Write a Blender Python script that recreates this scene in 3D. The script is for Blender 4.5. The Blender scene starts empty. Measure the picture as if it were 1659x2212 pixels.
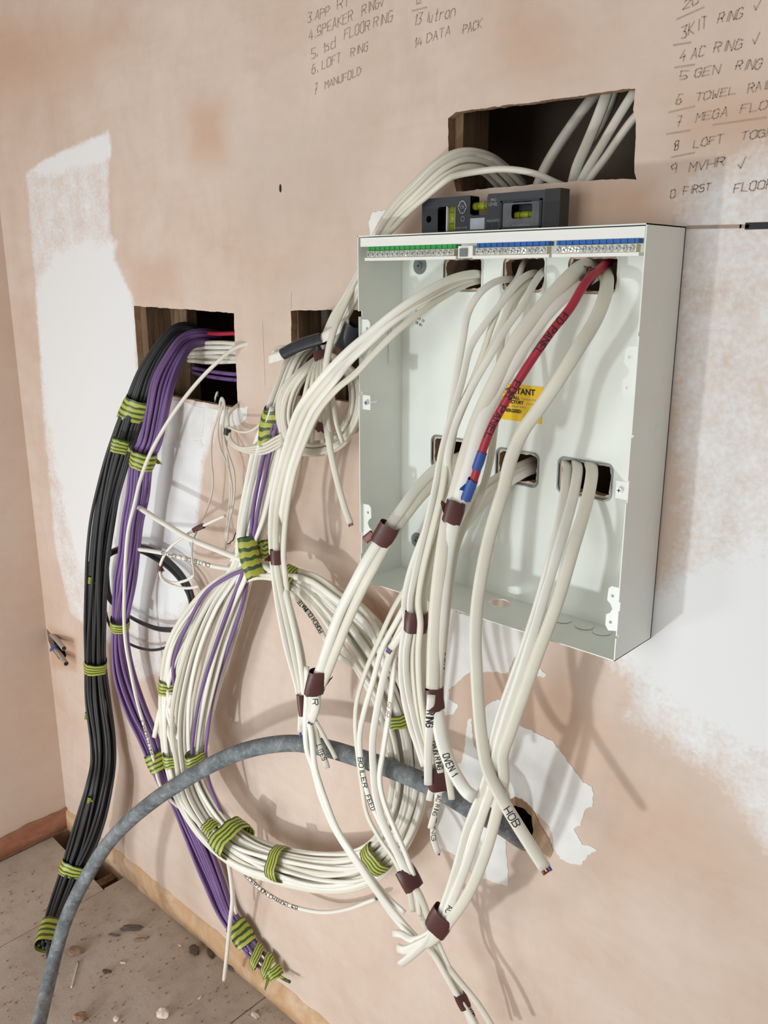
import bpy, bmesh, math, random
import numpy as np
from mathutils import Vector, Matrix
from mathutils.geometry import delaunay_2d_cdt

sc = bpy.context.scene
COL = sc.collection

# ---------------------------------------------------------------- camera, light, exposure
# wall_back is the plane y = 0 (room at y < 0), floor z = 0, consumer unit left edge x = 0
FPX, YAW, PITCH, ROLL = 1869.5, math.radians(42.89), math.radians(15.17), math.radians(-.05)
CAM = Vector((.922, -1.0365, 1.6353))
cam_d = bpy.data.cameras.new('camera'); cam = bpy.data.objects.new('camera', cam_d); COL.objects.link(cam)
cy, sy, cp, sp = math.cos(YAW), math.sin(YAW), math.cos(PITCH), math.sin(PITCH)
FWD = Vector((-sy*cp, cy*cp, -sp)); RGT = Vector((cy, sy, 0)); UPV = RGT.cross(FWD)
RGT, UPV = RGT*math.cos(ROLL)+UPV*math.sin(ROLL), UPV*math.cos(ROLL)-RGT*math.sin(ROLL)
cam.matrix_world = Matrix(((RGT.x, UPV.x, -FWD.x, CAM.x), (RGT.y, UPV.y, -FWD.y, CAM.y), (RGT.z, UPV.z, -FWD.z, CAM.z), (0, 0, 0, 1)))
cam_d.sensor_fit = 'VERTICAL'; cam_d.sensor_height = 36; cam_d.lens = FPX/2212*36
cam_d.clip_start = .02
sc.camera = cam

wd = bpy.data.worlds.new('room_daylight'); sc.world = wd; wd.use_nodes = True
wd.node_tree.nodes['Background'].inputs[0].default_value = (1.0, .95, .885, 1)
wd.node_tree.nodes['Background'].inputs[1].default_value = .33

def area(name, loc, target, size, power, color=(1, 1, 1), size_y=None):
    l = bpy.data.lights.new(name, 'AREA'); l.energy = power; l.color = color; l.size = size
    if size_y: l.shape = 'RECTANGLE'; l.size_y = size_y
    o = bpy.data.objects.new(name, l); COL.objects.link(o); o.location = loc
    o.rotation_euler = (Vector(target)-Vector(loc)).to_track_quat('-Z', 'Y').to_euler()
    return o
area('site_floodlight', (-.30, -1.95, .30), (-.1, 0, 1.15), .09, 14.5, (.93, .99, 1.0))
area('second_floodlight', (-.90, -1.42, .20), (.1, 0, 1.2), .30, 5, (.93, .99, 1.0))
area('front_fill', (.1, -4.0, 1.5), (-.1, 0, 1.2), 2.2, 54, (.95, 1, 1), 1.8)  # soft fill added behind the camera to brighten front faces, no known window

vs = sc.view_settings
vs.view_transform = 'Standard'; vs.look = 'None'; vs.gamma = 1; vs.use_curve_mapping = False; vs.exposure = 0.0

# ---------------------------------------------------------------- helpers
R = random.Random(7)
def at(x, y, d=0.0):                       # photo position (1659 x 2212) at distance d in front of the back wall
    v = FWD*FPX + RGT*(x-829.5) - UPV*(y-1106)
    return CAM + v*((-d-CAM.y)/v.y)
def on_floor(x, y, z=0.0):
    v = FWD*FPX + RGT*(x-829.5) - UPV*(y-1106)
    return CAM + v*((z-CAM.z)/v.z)
def ppm(p):                                # photo pixels per metre at a point
    return FPX/(Vector(p)-CAM).dot(FWD)
def crop(x0, y0, s):                       # reads (u, v, d[, half width]) traced in an enlarged piece of the photo
    def f(pts):
        out = []
        for q in pts:
            p = at(x0+q[0]/s, y0+q[1]/s, q[2])
            out.append((p.x, p.y, p.z) + ((q[3]/s/ppm(p),) if len(q) > 3 else ()))
        return out
    return f
FULL = crop(0, 0, 1)
A3, A4, B1, B2 = crop(150, 620, 2.552), crop(750, 460, 2.37), crop(150, 1100, 2.765), crop(700, 1000, 2.37)
B3, B4 = crop(0, 1550, 2.37), crop(600, 1500, 2.37)
Z1, Z2, Z3, Z4 = crop(740, 1300, 3.95), crop(820, 1780, 5.119), crop(580, 1160, 5.184), crop(600, 1440, 7.541)
Z6, Z8, Z9, Z10 = crop(320, 1430, 7.63), crop(800, 300, 3.95), crop(980, 680, 5.268), crop(900, 920, 3.607)
Z11, Z12, Z13, Z14 = crop(280, 1060, 4.608), crop(440, 840, 5.532), crop(600, 640, 8.295), crop(1060, 490, 4.608)
Z15, Z16, Z17, Z18 = crop(760, 490, 4.879), crop(260, 640, 5.925), crop(940, 170, 3.456), crop(1000, 1400, 4.253)
Z19 = crop(60, 1320, 11.85)

def tag(o, label=None, cat=None, group=None, kind=None):
    if label: o['label'] = label
    if cat: o['category'] = cat
    if group: o['group'] = group
    if kind: o['kind'] = kind
    return o
def empty(name, loc, label, cat, group=None):
    o = bpy.data.objects.new(name, None); COL.objects.link(o); o.location = loc; o.empty_display_size = .05
    return tag(o, label, cat, group)
def link(name, me, mat, parent=None, smooth=False):
    o = bpy.data.objects.new(name, me); COL.objects.link(o)
    for m in (mat if isinstance(mat, (list, tuple)) else [mat]): me.materials.append(m)
    if smooth: me.polygons.foreach_set('use_smooth', [True]*len(me.polygons))
    if parent is not None:
        o.parent = parent
        b = parent
        off = Vector((0, 0, 0))
        while b is not None: off += Vector(b.location); b = b.parent
        o.location = -off                  # meshes are written in room coordinates
    return o
def mesh(name, verts, faces, mat, parent=None, smooth=False):
    me = bpy.data.meshes.new(name); me.from_pydata([tuple(v) for v in verts], [], faces); me.update()
    return link(name, me, mat, parent, smooth)
def bm_obj(name, bm, mat, parent=None, smooth=False, bevel=0):
    if bevel:
        bmesh.ops.bevel(bm, geom=[e for e in bm.edges if e.calc_face_angle(0) > .6], offset=bevel, segments=2, affect='EDGES', profile=.6)
    bmesh.ops.recalc_face_normals(bm, faces=bm.faces[:])
    me = bpy.data.meshes.new(name); bm.to_mesh(me); bm.free()
    return link(name, me, mat, parent, smooth)
def add_box(bm, x0, x1, y0, y1, z0, z1):
    vs_ = [bm.verts.new(p) for p in ((x0, y0, z0), (x1, y0, z0), (x1, y1, z0), (x0, y1, z0), (x0, y0, z1), (x1, y0, z1), (x1, y1, z1), (x0, y1, z1))]
    for f in ((0, 3, 2, 1), (4, 5, 6, 7), (0, 1, 5, 4), (1, 2, 6, 5), (2, 3, 7, 6), (3, 0, 4, 7)): bm.faces.new([vs_[i] for i in f])
def box(name, x0, x1, y0, y1, z0, z1, mat, parent=None, bevel=0):
    bm = bmesh.new(); add_box(bm, x0, x1, y0, y1, z0, z1); return bm_obj(name, bm, mat, parent, False, bevel)
def add_cyl(bm, c, axis, r, h, n=14, r2=None):
    axis = Vector(axis).normalized(); q = axis.to_track_quat('Z', 'Y').to_matrix().to_4x4()
    m = Matrix.Translation(Vector(c)+axis*h/2) @ q
    bmesh.ops.create_cone(bm, cap_ends=True, segments=n, radius1=r, radius2=r if r2 is None else r2, depth=h, matrix=m)

def cdt_plate(outer, holes, y0, y1, extra=None):
    """plate in the x-z plane with holes; returns verts, faces, number of front faces"""
    co, edges = [], []
    def loop(pl):
        s = len(co); co.extend(pl); n = len(pl); edges.extend((s+i, s+(i+1) % n) for i in range(n)); return list(range(s, s+n))
    loop(outer)
    for h in holes: loop(h)
    if extra is not None: co.extend(extra)
    v, e, f, ov, oe, of = delaunay_2d_cdt([Vector(c) for c in co], edges, [], 1, 1e-7)
    va = np.array([(p.x, p.y) for p in v])
    fa = np.array([list(t) for t in f if len(t) == 3])
    c = va[fa].mean(1)
    keep = inside(c, outer)
    for h in holes: keep &= ~inside(c, h)
    fa = fa[keep]
    tri = va[fa]; ar = (tri[:, 1, 0]-tri[:, 0, 0])*(tri[:, 2, 1]-tri[:, 0, 1])-(tri[:, 1, 1]-tri[:, 0, 1])*(tri[:, 2, 0]-tri[:, 0, 0])
    fa[ar < 0] = fa[ar < 0][:, ::-1]
    V = [(p[0], y0, p[1]) for p in va]; F = [tuple(int(i) for i in t) for t in fa]; nf = len(F)
    for pl in [outer]+list(holes):         # edges of the plate and of the holes
        s = len(V); n = len(pl)
        for p in pl: V.append((p[0], y0, p[1])); V.append((p[0], y1, p[1]))
        for i in range(n):
            j = (i+1) % n; F.append((s+2*i, s+2*j, s+2*j+1, s+2*i+1))
    return V, F, nf
def inside(P, poly):
    poly = np.array(poly); x, y = P[:, 0], P[:, 1]; r = np.zeros(len(P), bool); n = len(poly)
    for i in range(n):
        x1, y1 = poly[i]; x2, y2 = poly[(i+1) % n]
        if y1 == y2: continue
        c = ((y1 > y) != (y2 > y)) & (x < (x2-x1)*(y-y1)/(y2-y1)+x1); r ^= c
    return r
def sdf(P, poly):                          # positive inside
    poly = np.array(poly); d = np.full(len(P), 9.0); n = len(poly)
    for i in range(n):
        a, b = poly[i], poly[(i+1) % n]; ab = b-a; t = np.clip(((P-a)@ab)/max(ab@ab, 1e-12), 0, 1)
        d = np.minimum(d, np.hypot(*(P-a-t[:, None]*ab).T))
    return np.where(inside(P, poly), d, -d)
def jag(poly, step=.006, amp=.0012, rnd=R):
    out = []
    for i in range(len(poly)):
        a, b = poly[i], poly[(i+1) % len(poly)]; L = math.hypot(b[0]-a[0], b[1]-a[1]); k = max(1, int(L/step))
        for j in range(k):
            t = j/k; out.append((a[0]+(b[0]-a[0])*t+rnd.uniform(-amp, amp), a[1]+(b[1]-a[1])*t+rnd.uniform(-amp, amp)))
    return out
def rrect(x0, x1, z0, z1, r, n=5):
    out = []
    for cx, cz, a0 in ((x1-r, z1-r, 0), (x0+r, z1-r, 90), (x0+r, z0+r, 180), (x1-r, z0+r, 270)):
        for i in range(n+1):
            a = math.radians(a0+90*i/n); out.append((cx+r*math.cos(a), cz+r*math.sin(a)))
    return out
def circle(cx, cz, r, n=16): return [(cx+r*math.cos(6.2832*i/n), cz+r*math.sin(6.2832*i/n)) for i in range(n)]
def wall_xz(pts): return [(p.x, p.z) for p in (at(*q) for q in pts)]

# ---- swept tubes
def spline(pts, ds=.008, closed=False):
    P = np.array(pts, float); n = len(P)
    if n == 2 and not closed: P = np.array([P[0], (P[0]+P[1])/2, P[1]]); n = 3
    if closed: Q = np.vstack([P[-1], P, P[0], P[1]])
    else: Q = np.vstack([2*P[0]-P[1], P, 2*P[-1]-P[-2]])
    out, st = [], []
    for i in range(n if closed else n-1):
        p0, p1, p2, p3 = Q[i:i+4]
        tk = [0]
        for a, b in ((p0, p1), (p1, p2), (p2, p3)): tk.append(tk[-1]+max(np.linalg.norm((b-a)[:3]), 1e-5)**.5)
        t0, t1, t2, t3 = tk
        k = max(1, int(round(np.linalg.norm((p2-p1)[:3])/ds)))
        for j in range(k):
            t = t1+(t2-t1)*j/k
            a1 = (t1-t)/(t1-t0)*p0+(t-t0)/(t1-t0)*p1; a2 = (t2-t)/(t2-t1)*p1+(t-t1)/(t2-t1)*p2; a3 = (t3-t)/(t3-t2)*p2+(t-t2)/(t3-t2)*p3
            b1 = (t2-t)/(t2-t0)*a1+(t-t0)/(t2-t0)*a2; b2 = (t3-t)/(t3-t1)*a2+(t-t1)/(t3-t1)*a3
            out.append((t2-t)/(t2-t1)*b1+(t-t1)/(t2-t1)*b2); st.append(i+j/k)
    if not closed: out.append(P[-1]); st.append(n-1)
    return np.array(out), np.array(st)
def unit(a): return a/np.maximum(np.linalg.norm(a, axis=-1, keepdims=True), 1e-9)
def frames(S, face, closed=False, roll=0):
    if closed: T = unit(np.roll(S, -1, 0)-np.roll(S, 1, 0))
    else: T = unit(np.gradient(S, axis=0))
    f = np.array(face, float)
    N = f-(T@f)[:, None]*T
    w = np.linalg.norm(N, axis=1)
    for i in range(len(N)):                # keep turning smoothly where the cable points at the viewer
        if w[i] < .25 and i: N[i] = N[i-1]-(N[i-1]@T[i])*T[i]
    N = unit(N); B = np.cross(T, N)
    r = np.broadcast_to(np.asarray(roll, float), (len(S),))[:, None]
    return T, N*np.cos(r)+B*np.sin(r), B*np.cos(r)-N*np.sin(r)
VIEW = (.62, -.74, .26)                    # roughly from the wall towards where one stands
PATHS = {}
def tube(name, pts, a, mat, parent=None, b=None, n=None, ds=.008, closed=False, roll=0, face=VIEW, square=2.0):
    b = a if b is None else b
    S, st = spline([p[:3] for p in pts], ds, closed)
    T, N, B = frames(S, face, closed, roll)
    n = n or (12 if square > 2 or b != a else 9)
    ang = np.arange(n)*2*math.pi/n+.13; ca, sa = np.cos(ang), np.sin(ang)
    e = 2/square; ca = np.sign(ca)*np.abs(ca)**e; sa = np.sign(sa)*np.abs(sa)**e
    V = (S[:, None, :]+a*ca[None, :, None]*B[:, None, :]+b*sa[None, :, None]*N[:, None, :]).reshape(-1, 3)
    m = len(S); F = []
    for i in range(m if closed else m-1):
        o, q = i*n, ((i+1) % m)*n
        for j in range(n): F.append((o+j, o+(j+1) % n, q+(j+1) % n, q+j))
    if not closed: F.append(tuple(range(n-1, -1, -1))); F.append(tuple(range((m-1)*n, m*n)))
    o = mesh(name, V, F, mat, parent, True)
    PATHS[o.name] = (S, T, N, B, a, b)
    return o
def flat(name, pts, a, mat, parent=None, b=None, **k):
    return tube(name, pts, a, mat, parent, b or a*.56, square=2.7, **k)
def core(cable, at_end, mats, r=.0016, L=.008, parent=None):
    S, T, N, B, a, b = PATHS[cable.name]
    i = -1 if at_end else 0; t = T[i]*(1 if at_end else -1)
    for k, m in enumerate(mats):
        c = S[i]+B[i]*a*.5*(k-(len(mats)-1)/2)*1.1
        tube('conductor_core', [c-t*.004, c+t*L*.5, c+t*L+N[i]*.001], r, m, parent or cable, ds=.004)

def bundle(stations, n, r, ratio=.62, seed=1, closed=False, twist=1.2, wob=.18, ds=.008):
    """centre line with half width -> n cable paths packed inside it"""
    S, st = spline(stations, ds*1.5, closed); C, hw = S[:, :3], S[:, 3]
    T = unit(np.gradient(C, axis=0)) if not closed else unit(np.roll(C, -1, 0)-np.roll(C, 1, 0))
    vd = unit(np.array(CAM)[None]-C)
    Sd = unit(np.cross(T, vd)); N = np.cross(Sd, T)
    rnd = random.Random(seed); m = len(C); u = np.linspace(0, 1, m); paths = []
    for i in range(n):
        rad = math.sqrt((i+.5)/n); an = i*2.39996+rnd.uniform(-.3, .3)
        p1, p2 = rnd.uniform(0, 6.28), rnd.uniform(0, 6.28); f1 = rnd.choice((1, 2, 3)); f2 = rnd.choice((1, 2))
        th = an+(twist*np.sin(6.283*u*f2+p2) if closed else twist*(u-.5)+.5*twist*np.sin(6.283*u*f2+p2))*.6
        rr = np.clip(rad*(1+wob*np.sin(6.283*u*f1+p1)), 0, 1)
        h = np.maximum(hw-r, 0)
        Pp = C+Sd*(rr*np.cos(th)*h)[:, None]+N*(rr*np.sin(th)*np.maximum(h*ratio, r*.4))[:, None]
        Pp[:, 1] = np.where(C[:, 1] < -.008, np.minimum(Pp[:, 1], -r-.001), Pp[:, 1])
        paths.append([tuple(q) for q in Pp])
    return paths
def ring(name, pts, mat, parent, hw, ht, label=None, flap=None, seed=0, twist=0.0):
    """adhesive tape wound round cables: pts = centre line, hw/ht half width and half depth"""
    rnd = random.Random(seed+len(PATHS)); S, st = spline([p[:3] for p in pts], .004)
    T, N, B = frames(S, np.array(CAM)-S[len(S)//2], False)
    n = 20; V, UV = [], []
    s = np.concatenate([[0], np.cumsum(np.linalg.norm(np.diff(S, axis=0), axis=1))]); L = s[-1]
    jag0 = [rnd.uniform(-.0015, .0015) for _ in range(n)]; jag1 = [rnd.uniform(-.0015, .0015) for _ in range(n)]
    for i in range(len(S)):
        k = s[i]/L; bul = 1+.05*math.sin(3.14*k)+rnd.uniform(-.015, .015)
        for j in range(n):
            a = 6.2832*j/n; c, q = math.cos(a), math.sin(a); c = math.copysign(abs(c)**.75, c); q = math.copysign(abs(q)**.75, q)
            p = S[i]+B[i]*hw*bul*c+N[i]*ht*bul*q+T[i]*(jag0[j]*(1-k)+jag1[j]*k+twist*c*hw)
            V.append(tuple(p)); UV.append((j/n, k))
    F = []
    for i in range(len(S)-1):
        for j in range(n): F.append((i*n+j, i*n+(j+1) % n, (i+1)*n+(j+1) % n, (i+1)*n+j))
    nb = len(V)
    if flap:                               # loose torn end: (side offset, along offset, length)
        i = len(S)//2; fl, da, wl = flap
        e = S[i]+B[i]*hw*math.copysign(1, fl)
        d = B[i]*fl+T[i]*da+N[i]*abs(fl)*.25
        for k in range(4):
            q = e+d*k/3; w = wl*(1-.22*k)
            V.append(tuple(q-T[i]*w+N[i]*.001*k)); V.append(tuple(q+T[i]*w*(1+.2*rnd.uniform(-1, 1))+N[i]*.002*(k % 2)))
            UV += [(k/3*.3, 0), (k/3*.3, 1)]
        for k in range(3): F.append((nb+2*k, nb+2*k+1, nb+2*k+3, nb+2*k+2))
    me = bpy.data.meshes.new(name); me.from_pydata(V, [], F); me.update()
    uv = me.uv_layers.new(name='UVMap')
    for lp in me.loops: uv.data[lp.index].uv = UV[lp.vertex_index]
    o = link(name, me, mat, parent, True)
    if label: o['label'] = label
    return o

# ---- single stroke handwriting
GLYPH = {'A': '00 26 40|12 32', 'B': '00 06 36 45 44 33 03|33 42 41 30 00', 'C': '45 36 16 05 01 10 30 41', 'D': '00 06 26 44 42 20 00', 'E': '46 06 00 40|03 33',
 'F': '46 06 00|03 33', 'G': '45 36 16 05 01 10 30 41 43 23', 'H': '00 06|40 46|03 43', 'I': '20 26', 'K': '00 06|46 03 40', 'L': '06 00 40', 'M': '00 06 23 46 40',
 'N': '00 06 40 46', 'O': '10 01 05 16 36 45 41 30 10', 'P': '00 06 36 45 44 33 03', 'R': '00 06 36 45 44 33 03|23 40', 'S': '45 36 16 05 04 13 33 42 41 30 10 01', 'T': '06 46|26 20',
 'U': '06 01 10 30 41 46', 'V': '06 20 46', 'W': '06 10 23 30 46', 'X': '00 46|06 40', 'Y': '06 23 46|23 20', 'Z': '06 46 00 40', '0': '10 01 05 16 36 45 41 30 10', '1': '14 26 20',
 '2': '05 16 36 45 44 00 40', '3': '06 46 23 33 42 41 30 00', '4': '26 02 42|34 30', '5': '46 06 03 33 42 41 30 00', '6': '46 16 03 01 10 30 41 42 33 03', '7': '06 46 20|13 43',
 '8': '13 04 05 16 36 45 44 33 13 02 01 10 30 41 42 33', '9': '40 45 36 16 05 04 13 43', '.': '10 11', '/': '00 46', 'v': '03 20 47', 'l': '26 20', 'u': '04 01 10 30|34 30', 't': '26 20 30|14 34',
 'r': '04 00|03 14 34', 'o': '10 01 03 14 34 43 41 30 10', 'n': '04 00|03 14 34 43 40', 's': '34 14 03 32 30 00', 'd': '46 40 10 01 03 14 44', '-': '03 43', ' ': ''}
def strokes(text, jit=.25, seed=3):
    rnd = random.Random(seed); x = 0; out = []
    for ch in text:
        for s in GLYPH.get(ch, '').split('|'):
            if s: out.append([(x+int(p[0])+rnd.uniform(-jit, jit)*.6, int(p[1])+rnd.uniform(-jit, jit)) for p in s.split()])
        x += 3.2 if ch in 'Il1. ' else 5.4
    return out, x
def ribbon(V, F, pts, nrm, w):
    for k in range(len(pts)-1):
        a, b = Vector(pts[k]), Vector(pts[k+1]); d = (b-a)
        if d.length < 1e-6: continue
        d.normalize(); s = d.cross(Vector(nrm[k])).normalized()*w/2; e = d*w*.3; i = len(V)
        V += [a-s-e, a+s-e, b+s+e, b-s+e]; F.append((i, i+1, i+2, i+3))
def write_on_wall(text, p0, p1, hpx, parent, mat, w=.0016, seed=1, y=-.0006):
    a, b = at(*p0), at(*p1); ex = (b-a); out, W = strokes(text, .5, seed); sx = ex.length/W; ex.normalize()
    h = (at(p0[0], p0[1]-hpx)-a).length/6; V, F = [], []
    ez = Vector((-ex.z, 0, ex.x)); slant = .2
    for s in out:
        P = [a+ex*(q[0]*sx+q[1]*h*slant)+ez*(q[1]*h)+Vector((0, y, 0)) for q in s]
        ribbon(V, F, P, [(0, -1, 0)]*len(P), w)
    return mesh('pencil_writing', V, F, mat, parent)
def write_on_cable(text, cable, p0, p1, size, mat, parent=None, w=.0011, seed=2):
    """handwriting along a cable between the two places nearest to the photo positions p0 and p1"""
    S, T, N, B, a, b = PATHS[cable.name]
    s = np.concatenate([[0], np.cumsum(np.linalg.norm(np.diff(S, axis=0), axis=1))])
    Z = (S-np.array(CAM)) @ np.array(FWD); X = 829.5+FPX*((S-np.array(CAM)) @ np.array(RGT))/Z; Y = 1106-FPX*((S-np.array(CAM)) @ np.array(UPV))/Z
    sf = np.linspace(0, s[-1], 3000); Xf, Yf = np.interp(sf, s, X), np.interp(sf, s, Y)
    s0, s1 = (sf[int(np.argmin((Xf-p[0])**2+(Yf-p[1])**2))] for p in (p0, p1))
    direction = 1 if s1 > s0 else -1
    out, W = strokes(text, .3, seed); u = size/6; stretch = abs(s1-s0)/(W*u); V, F = [], []
    def put(x, y):
        q = s0+direction*x*u*stretch
        p = np.array([np.interp(q, s, S[:, k]) for k in range(3)]); i = int(np.clip(np.searchsorted(s, q), 0, len(S)-1))
        side = np.cross(N[i], T[i]*direction); yy = (y-3)*u
        yy = float(np.clip(yy, -a*.93, a*.93)); e = 2.7 if b != a else 2
        hgt = b*max(0., 1-abs(yy/a)**e)**(1/e)+.0004
        nr = unit(N[i]*(.3+hgt)+side*(yy*b/a if b != a else yy*8))
        return p+side*yy+N[i]*hgt, nr
    for st_ in out:
        fine = []
        for k in range(len(st_)-1):
            for j in range(3): t = j/3; fine.append((st_[k][0]*(1-t)+st_[k+1][0]*t, st_[k][1]*(1-t)+st_[k+1][1]*t))
        fine.append(st_[-1]); Q = [put(*q) for q in fine]
        ribbon(V, F, [q[0] for q in Q], [q[1] for q in Q], w)
    return mesh('marker_writing', V, F, mat, parent or cable)
def printed(text, loc, size, mat, parent, name='printed_text', align='LEFT', bold=0.0, rot=(math.pi/2, 0, 0)):
    cu = bpy.data.curves.new('text', 'FONT'); cu.body = text; cu.size = size; cu.align_x = align; cu.offset = bold; cu.resolution_u = 2
    t = bpy.data.objects.new('text', cu); COL.objects.link(t)
    me = bpy.data.meshes.new_from_object(t); bpy.data.objects.remove(t)
    from mathutils import Euler
    me.transform(Matrix.Translation(Vector(loc)) @ Euler(rot).to_matrix().to_4x4())
    return link(name, me, mat, parent)

# ---------------------------------------------------------------- materials
def srgb(r, g, b): return tuple(((c/255)/12.92 if c <= 10 else (((c/255)+.055)/1.055)**2.4) for c in (r, g, b))+(1,)
class NT:
    def __init__(s, name, rough=.5, spec=.5, metal=0):
        s.m = bpy.data.materials.new(name); s.m.use_nodes = True; s.t = s.m.node_tree; s.b = s.t.nodes['Principled BSDF']
        s.b.inputs['Roughness'].default_value = rough; s.b.inputs['Specular IOR Level'].default_value = spec; s.b.inputs['Metallic'].default_value = metal
    def n(s, typ, **k):
        x = s.t.nodes.new(typ)
        for a, v in k.items(): setattr(x, a, v)
        return x
    def l(s, a, b): s.t.links.new(a, b)
    def coord(s, scale=(1, 1, 1)):
        g = s.n('ShaderNodeNewGeometry'); mp = s.n('ShaderNodeMapping'); mp.inputs['Scale'].default_value = scale
        s.l(g.outputs['Position'], mp.inputs['Vector']); return mp.outputs[0]
    def noise(s, scale, detail=4, rough=.55, vec=None, dist=0):
        x = s.n('ShaderNodeTexNoise'); x.inputs['Scale'].default_value = scale; x.inputs['Detail'].default_value = detail
        x.inputs['Roughness'].default_value = rough; x.inputs['Distortion'].default_value = dist
        s.l(vec if vec is not None else s.coord(), x.inputs['Vector']); return x.outputs['Fac']
    def ramp(s, fac, stops):
        x = s.n('ShaderNodeValToRGB'); e = x.color_ramp.elements
        while len(e) < len(stops): e.new(.5)
        for i, (p, c) in enumerate(stops): e[i].position = p; e[i].color = c
        s.l(fac, x.inputs[0]); return x.outputs[0]
    def math(s, op, a, b=None, c=None, clamp=False):
        x = s.n('ShaderNodeMath'); x.operation = op; x.use_clamp = clamp
        for i, v in enumerate((a, b, c)):
            if v is None: continue
            if isinstance(v, (int, float)): x.inputs[i].default_value = v
            else: s.l(v, x.inputs[i])
        return x.outputs[0]
    def mix(s, fac, a, b, mode='MIX'):
        x = s.n('ShaderNodeMix'); x.data_type = 'RGBA'; x.blend_type = mode
        for i, v in ((0, fac), (6, a), (7, b)):
            if isinstance(v, (int, float, tuple)): x.inputs[i].default_value = v
            else: s.l(v, x.inputs[i])
        return x.outputs[2]
    def attr(s, name):
        x = s.n('ShaderNodeAttribute'); x.attribute_name = name; return x.outputs['Fac']
    def bump(s, h, strength=.3, dist=.002):
        x = s.n('ShaderNodeBump'); x.inputs['Strength'].default_value = strength; x.inputs['Distance'].default_value = dist
        s.l(h, x.inputs['Height']); s.l(x.outputs[0], s.b.inputs['Normal'])
    def col(s, c):
        if isinstance(c, tuple): s.b.inputs['Base Color'].default_value = c
        else: s.l(c, s.b.inputs['Base Color'])
        return s.m
def plain(name, c, rough=.5, var=.08, scale=60, metal=0, spec=.5, bump=0):
    k = NT(name, rough, spec, metal); f = k.noise(scale, 4)
    d = tuple(x*(1-var) for x in c[:3])+(1,); l = tuple(min(1, x*(1+var)) for x in c[:3])+(1,)
    if bump: k.bump(f, bump, .001)
    return k.col(k.ramp(f, [(.3, d), (.7, l)]))

def wall_material(name, tan=0.0):
    k = NT(name, .82, .25)
    big = k.noise(2.3, 5, .6, dist=.6); mid = k.noise(7, 6, .62, k.coord((1, 1, .55)), .8); fine = k.noise(45, 4)
    tr = k.noise(5, 6, .6, k.coord((1.2, 1.2, 4.5)), 1.2)
    base = k.ramp(big, [(.28, srgb(203, 173, 154)), (.45, srgb(214, 191, 176)), (.6, srgb(222, 203, 191)), (.75, srgb(214, 191, 176))])
    base = k.mix(.40, base, k.ramp(mid, [(.3, srgb(202, 174, 157)), (.5, srgb(218, 197, 183)), (.7, srgb(226, 209, 196))]))
    base = k.mix(.10, base, k.ramp(tr, [(.35, srgb(200, 170, 148)), (.6, srgb(230, 212, 198))]))
    stain = k.math('MULTIPLY', k.attr('stain'), k.math('ADD', k.math('MULTIPLY', mid, 1.1), .35), clamp=True)
    base = k.mix(stain, base, srgb(196, 152, 118))
    base = k.mix(k.math('MULTIPLY', k.attr('grey'), .8, clamp=True), base, srgb(205, 190, 176))
    base = k.mix(k.math('MULTIPLY', k.math('SUBTRACT', fine, .5), .18, clamp=True), base, srgb(150, 120, 100))
    hi = k.noise(130, 3, .6); lo = k.noise(22, 5, .65)
    w = k.math('ADD', k.attr('white'), k.math('MULTIPLY', k.math('SUBTRACT', hi, .5), 1.0))
    w = k.math('ADD', w, k.math('MULTIPLY', k.math('SUBTRACT', lo, .5), 1.3))
    fac = k.ramp(w, [(.05, (0, 0, 0, 1)), (.85, (1, 1, 1, 1))])
    k2 = k.mix(fac, base, srgb(238, 238, 240))
    k.b.inputs['Roughness'].default_value = .78
    k.bump(k.math('ADD', k.math('MULTIPLY', mid, .6), k.math('MULTIPLY', fine, .25)), .10, .003)
    return k.col(k2)
def stripes_material():
    k = NT('yellow_green_tape', .42, .5); u = k.n('ShaderNodeUVMap'); sx = k.n('ShaderNodeSeparateXYZ'); k.l(u.outputs[0], sx.inputs[0])
    nz = k.noise(60, 2); v = k.math('ADD', sx.outputs[1], k.math('MULTIPLY', k.math('SUBTRACT', nz, .5), .10))
    fr = k.math('FRACT', k.math('MULTIPLY', v, 4.0))
    c = k.ramp(fr, [(0.0, srgb(36, 70, 44)), (.34, srgb(38, 76, 46)), (.40, srgb(184, 184, 70)), (.93, srgb(196, 194, 82)), (.97, srgb(36, 70, 44))])
    return k.col(k.mix(k.math('MULTIPLY', nz, .35), c, srgb(120, 140, 60)))
def rubber_conduit():
    k = NT('grey_dusty_conduit', .72, .3); a = k.noise(26, 7, .75, dist=.4); b = k.noise(110, 5, .7)
    c = k.ramp(a, [(.3, srgb(74, 78, 82)), (.5, srgb(112, 117, 121)), (.7, srgb(150, 155, 158))])
    c = k.mix(k.ramp(b, [(.55, (0, 0, 0, 1)), (.75, (.6, .6, .6, 1))]), c, srgb(190, 190, 188)); k.bump(b, .2, .001)
    return k.col(c)
def floor_material():
    k = NT('dusty_chipboard', .85, .2); a = k.noise(3, 6, .65); b = k.noise(30, 6, .7); c = k.noise(160, 4, .7)
    base = k.ramp(a, [(.3, srgb(170, 156, 143)), (.5, srgb(190, 176, 163)), (.7, srgb(201, 189, 176))])
    base = k.mix(k.ramp(b, [(.5, (0, 0, 0, 1)), (.8, (.55, .55, .55, 1))]), base, srgb(138, 122, 108))
    base = k.mix(k.ramp(c, [(.6, (0, 0, 0, 1)), (.78, (.5, .5, .5, 1))]), base, srgb(200, 186, 170)); k.bump(k.math('ADD', b, c), .35, .002)
    return k.col(base)
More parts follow.
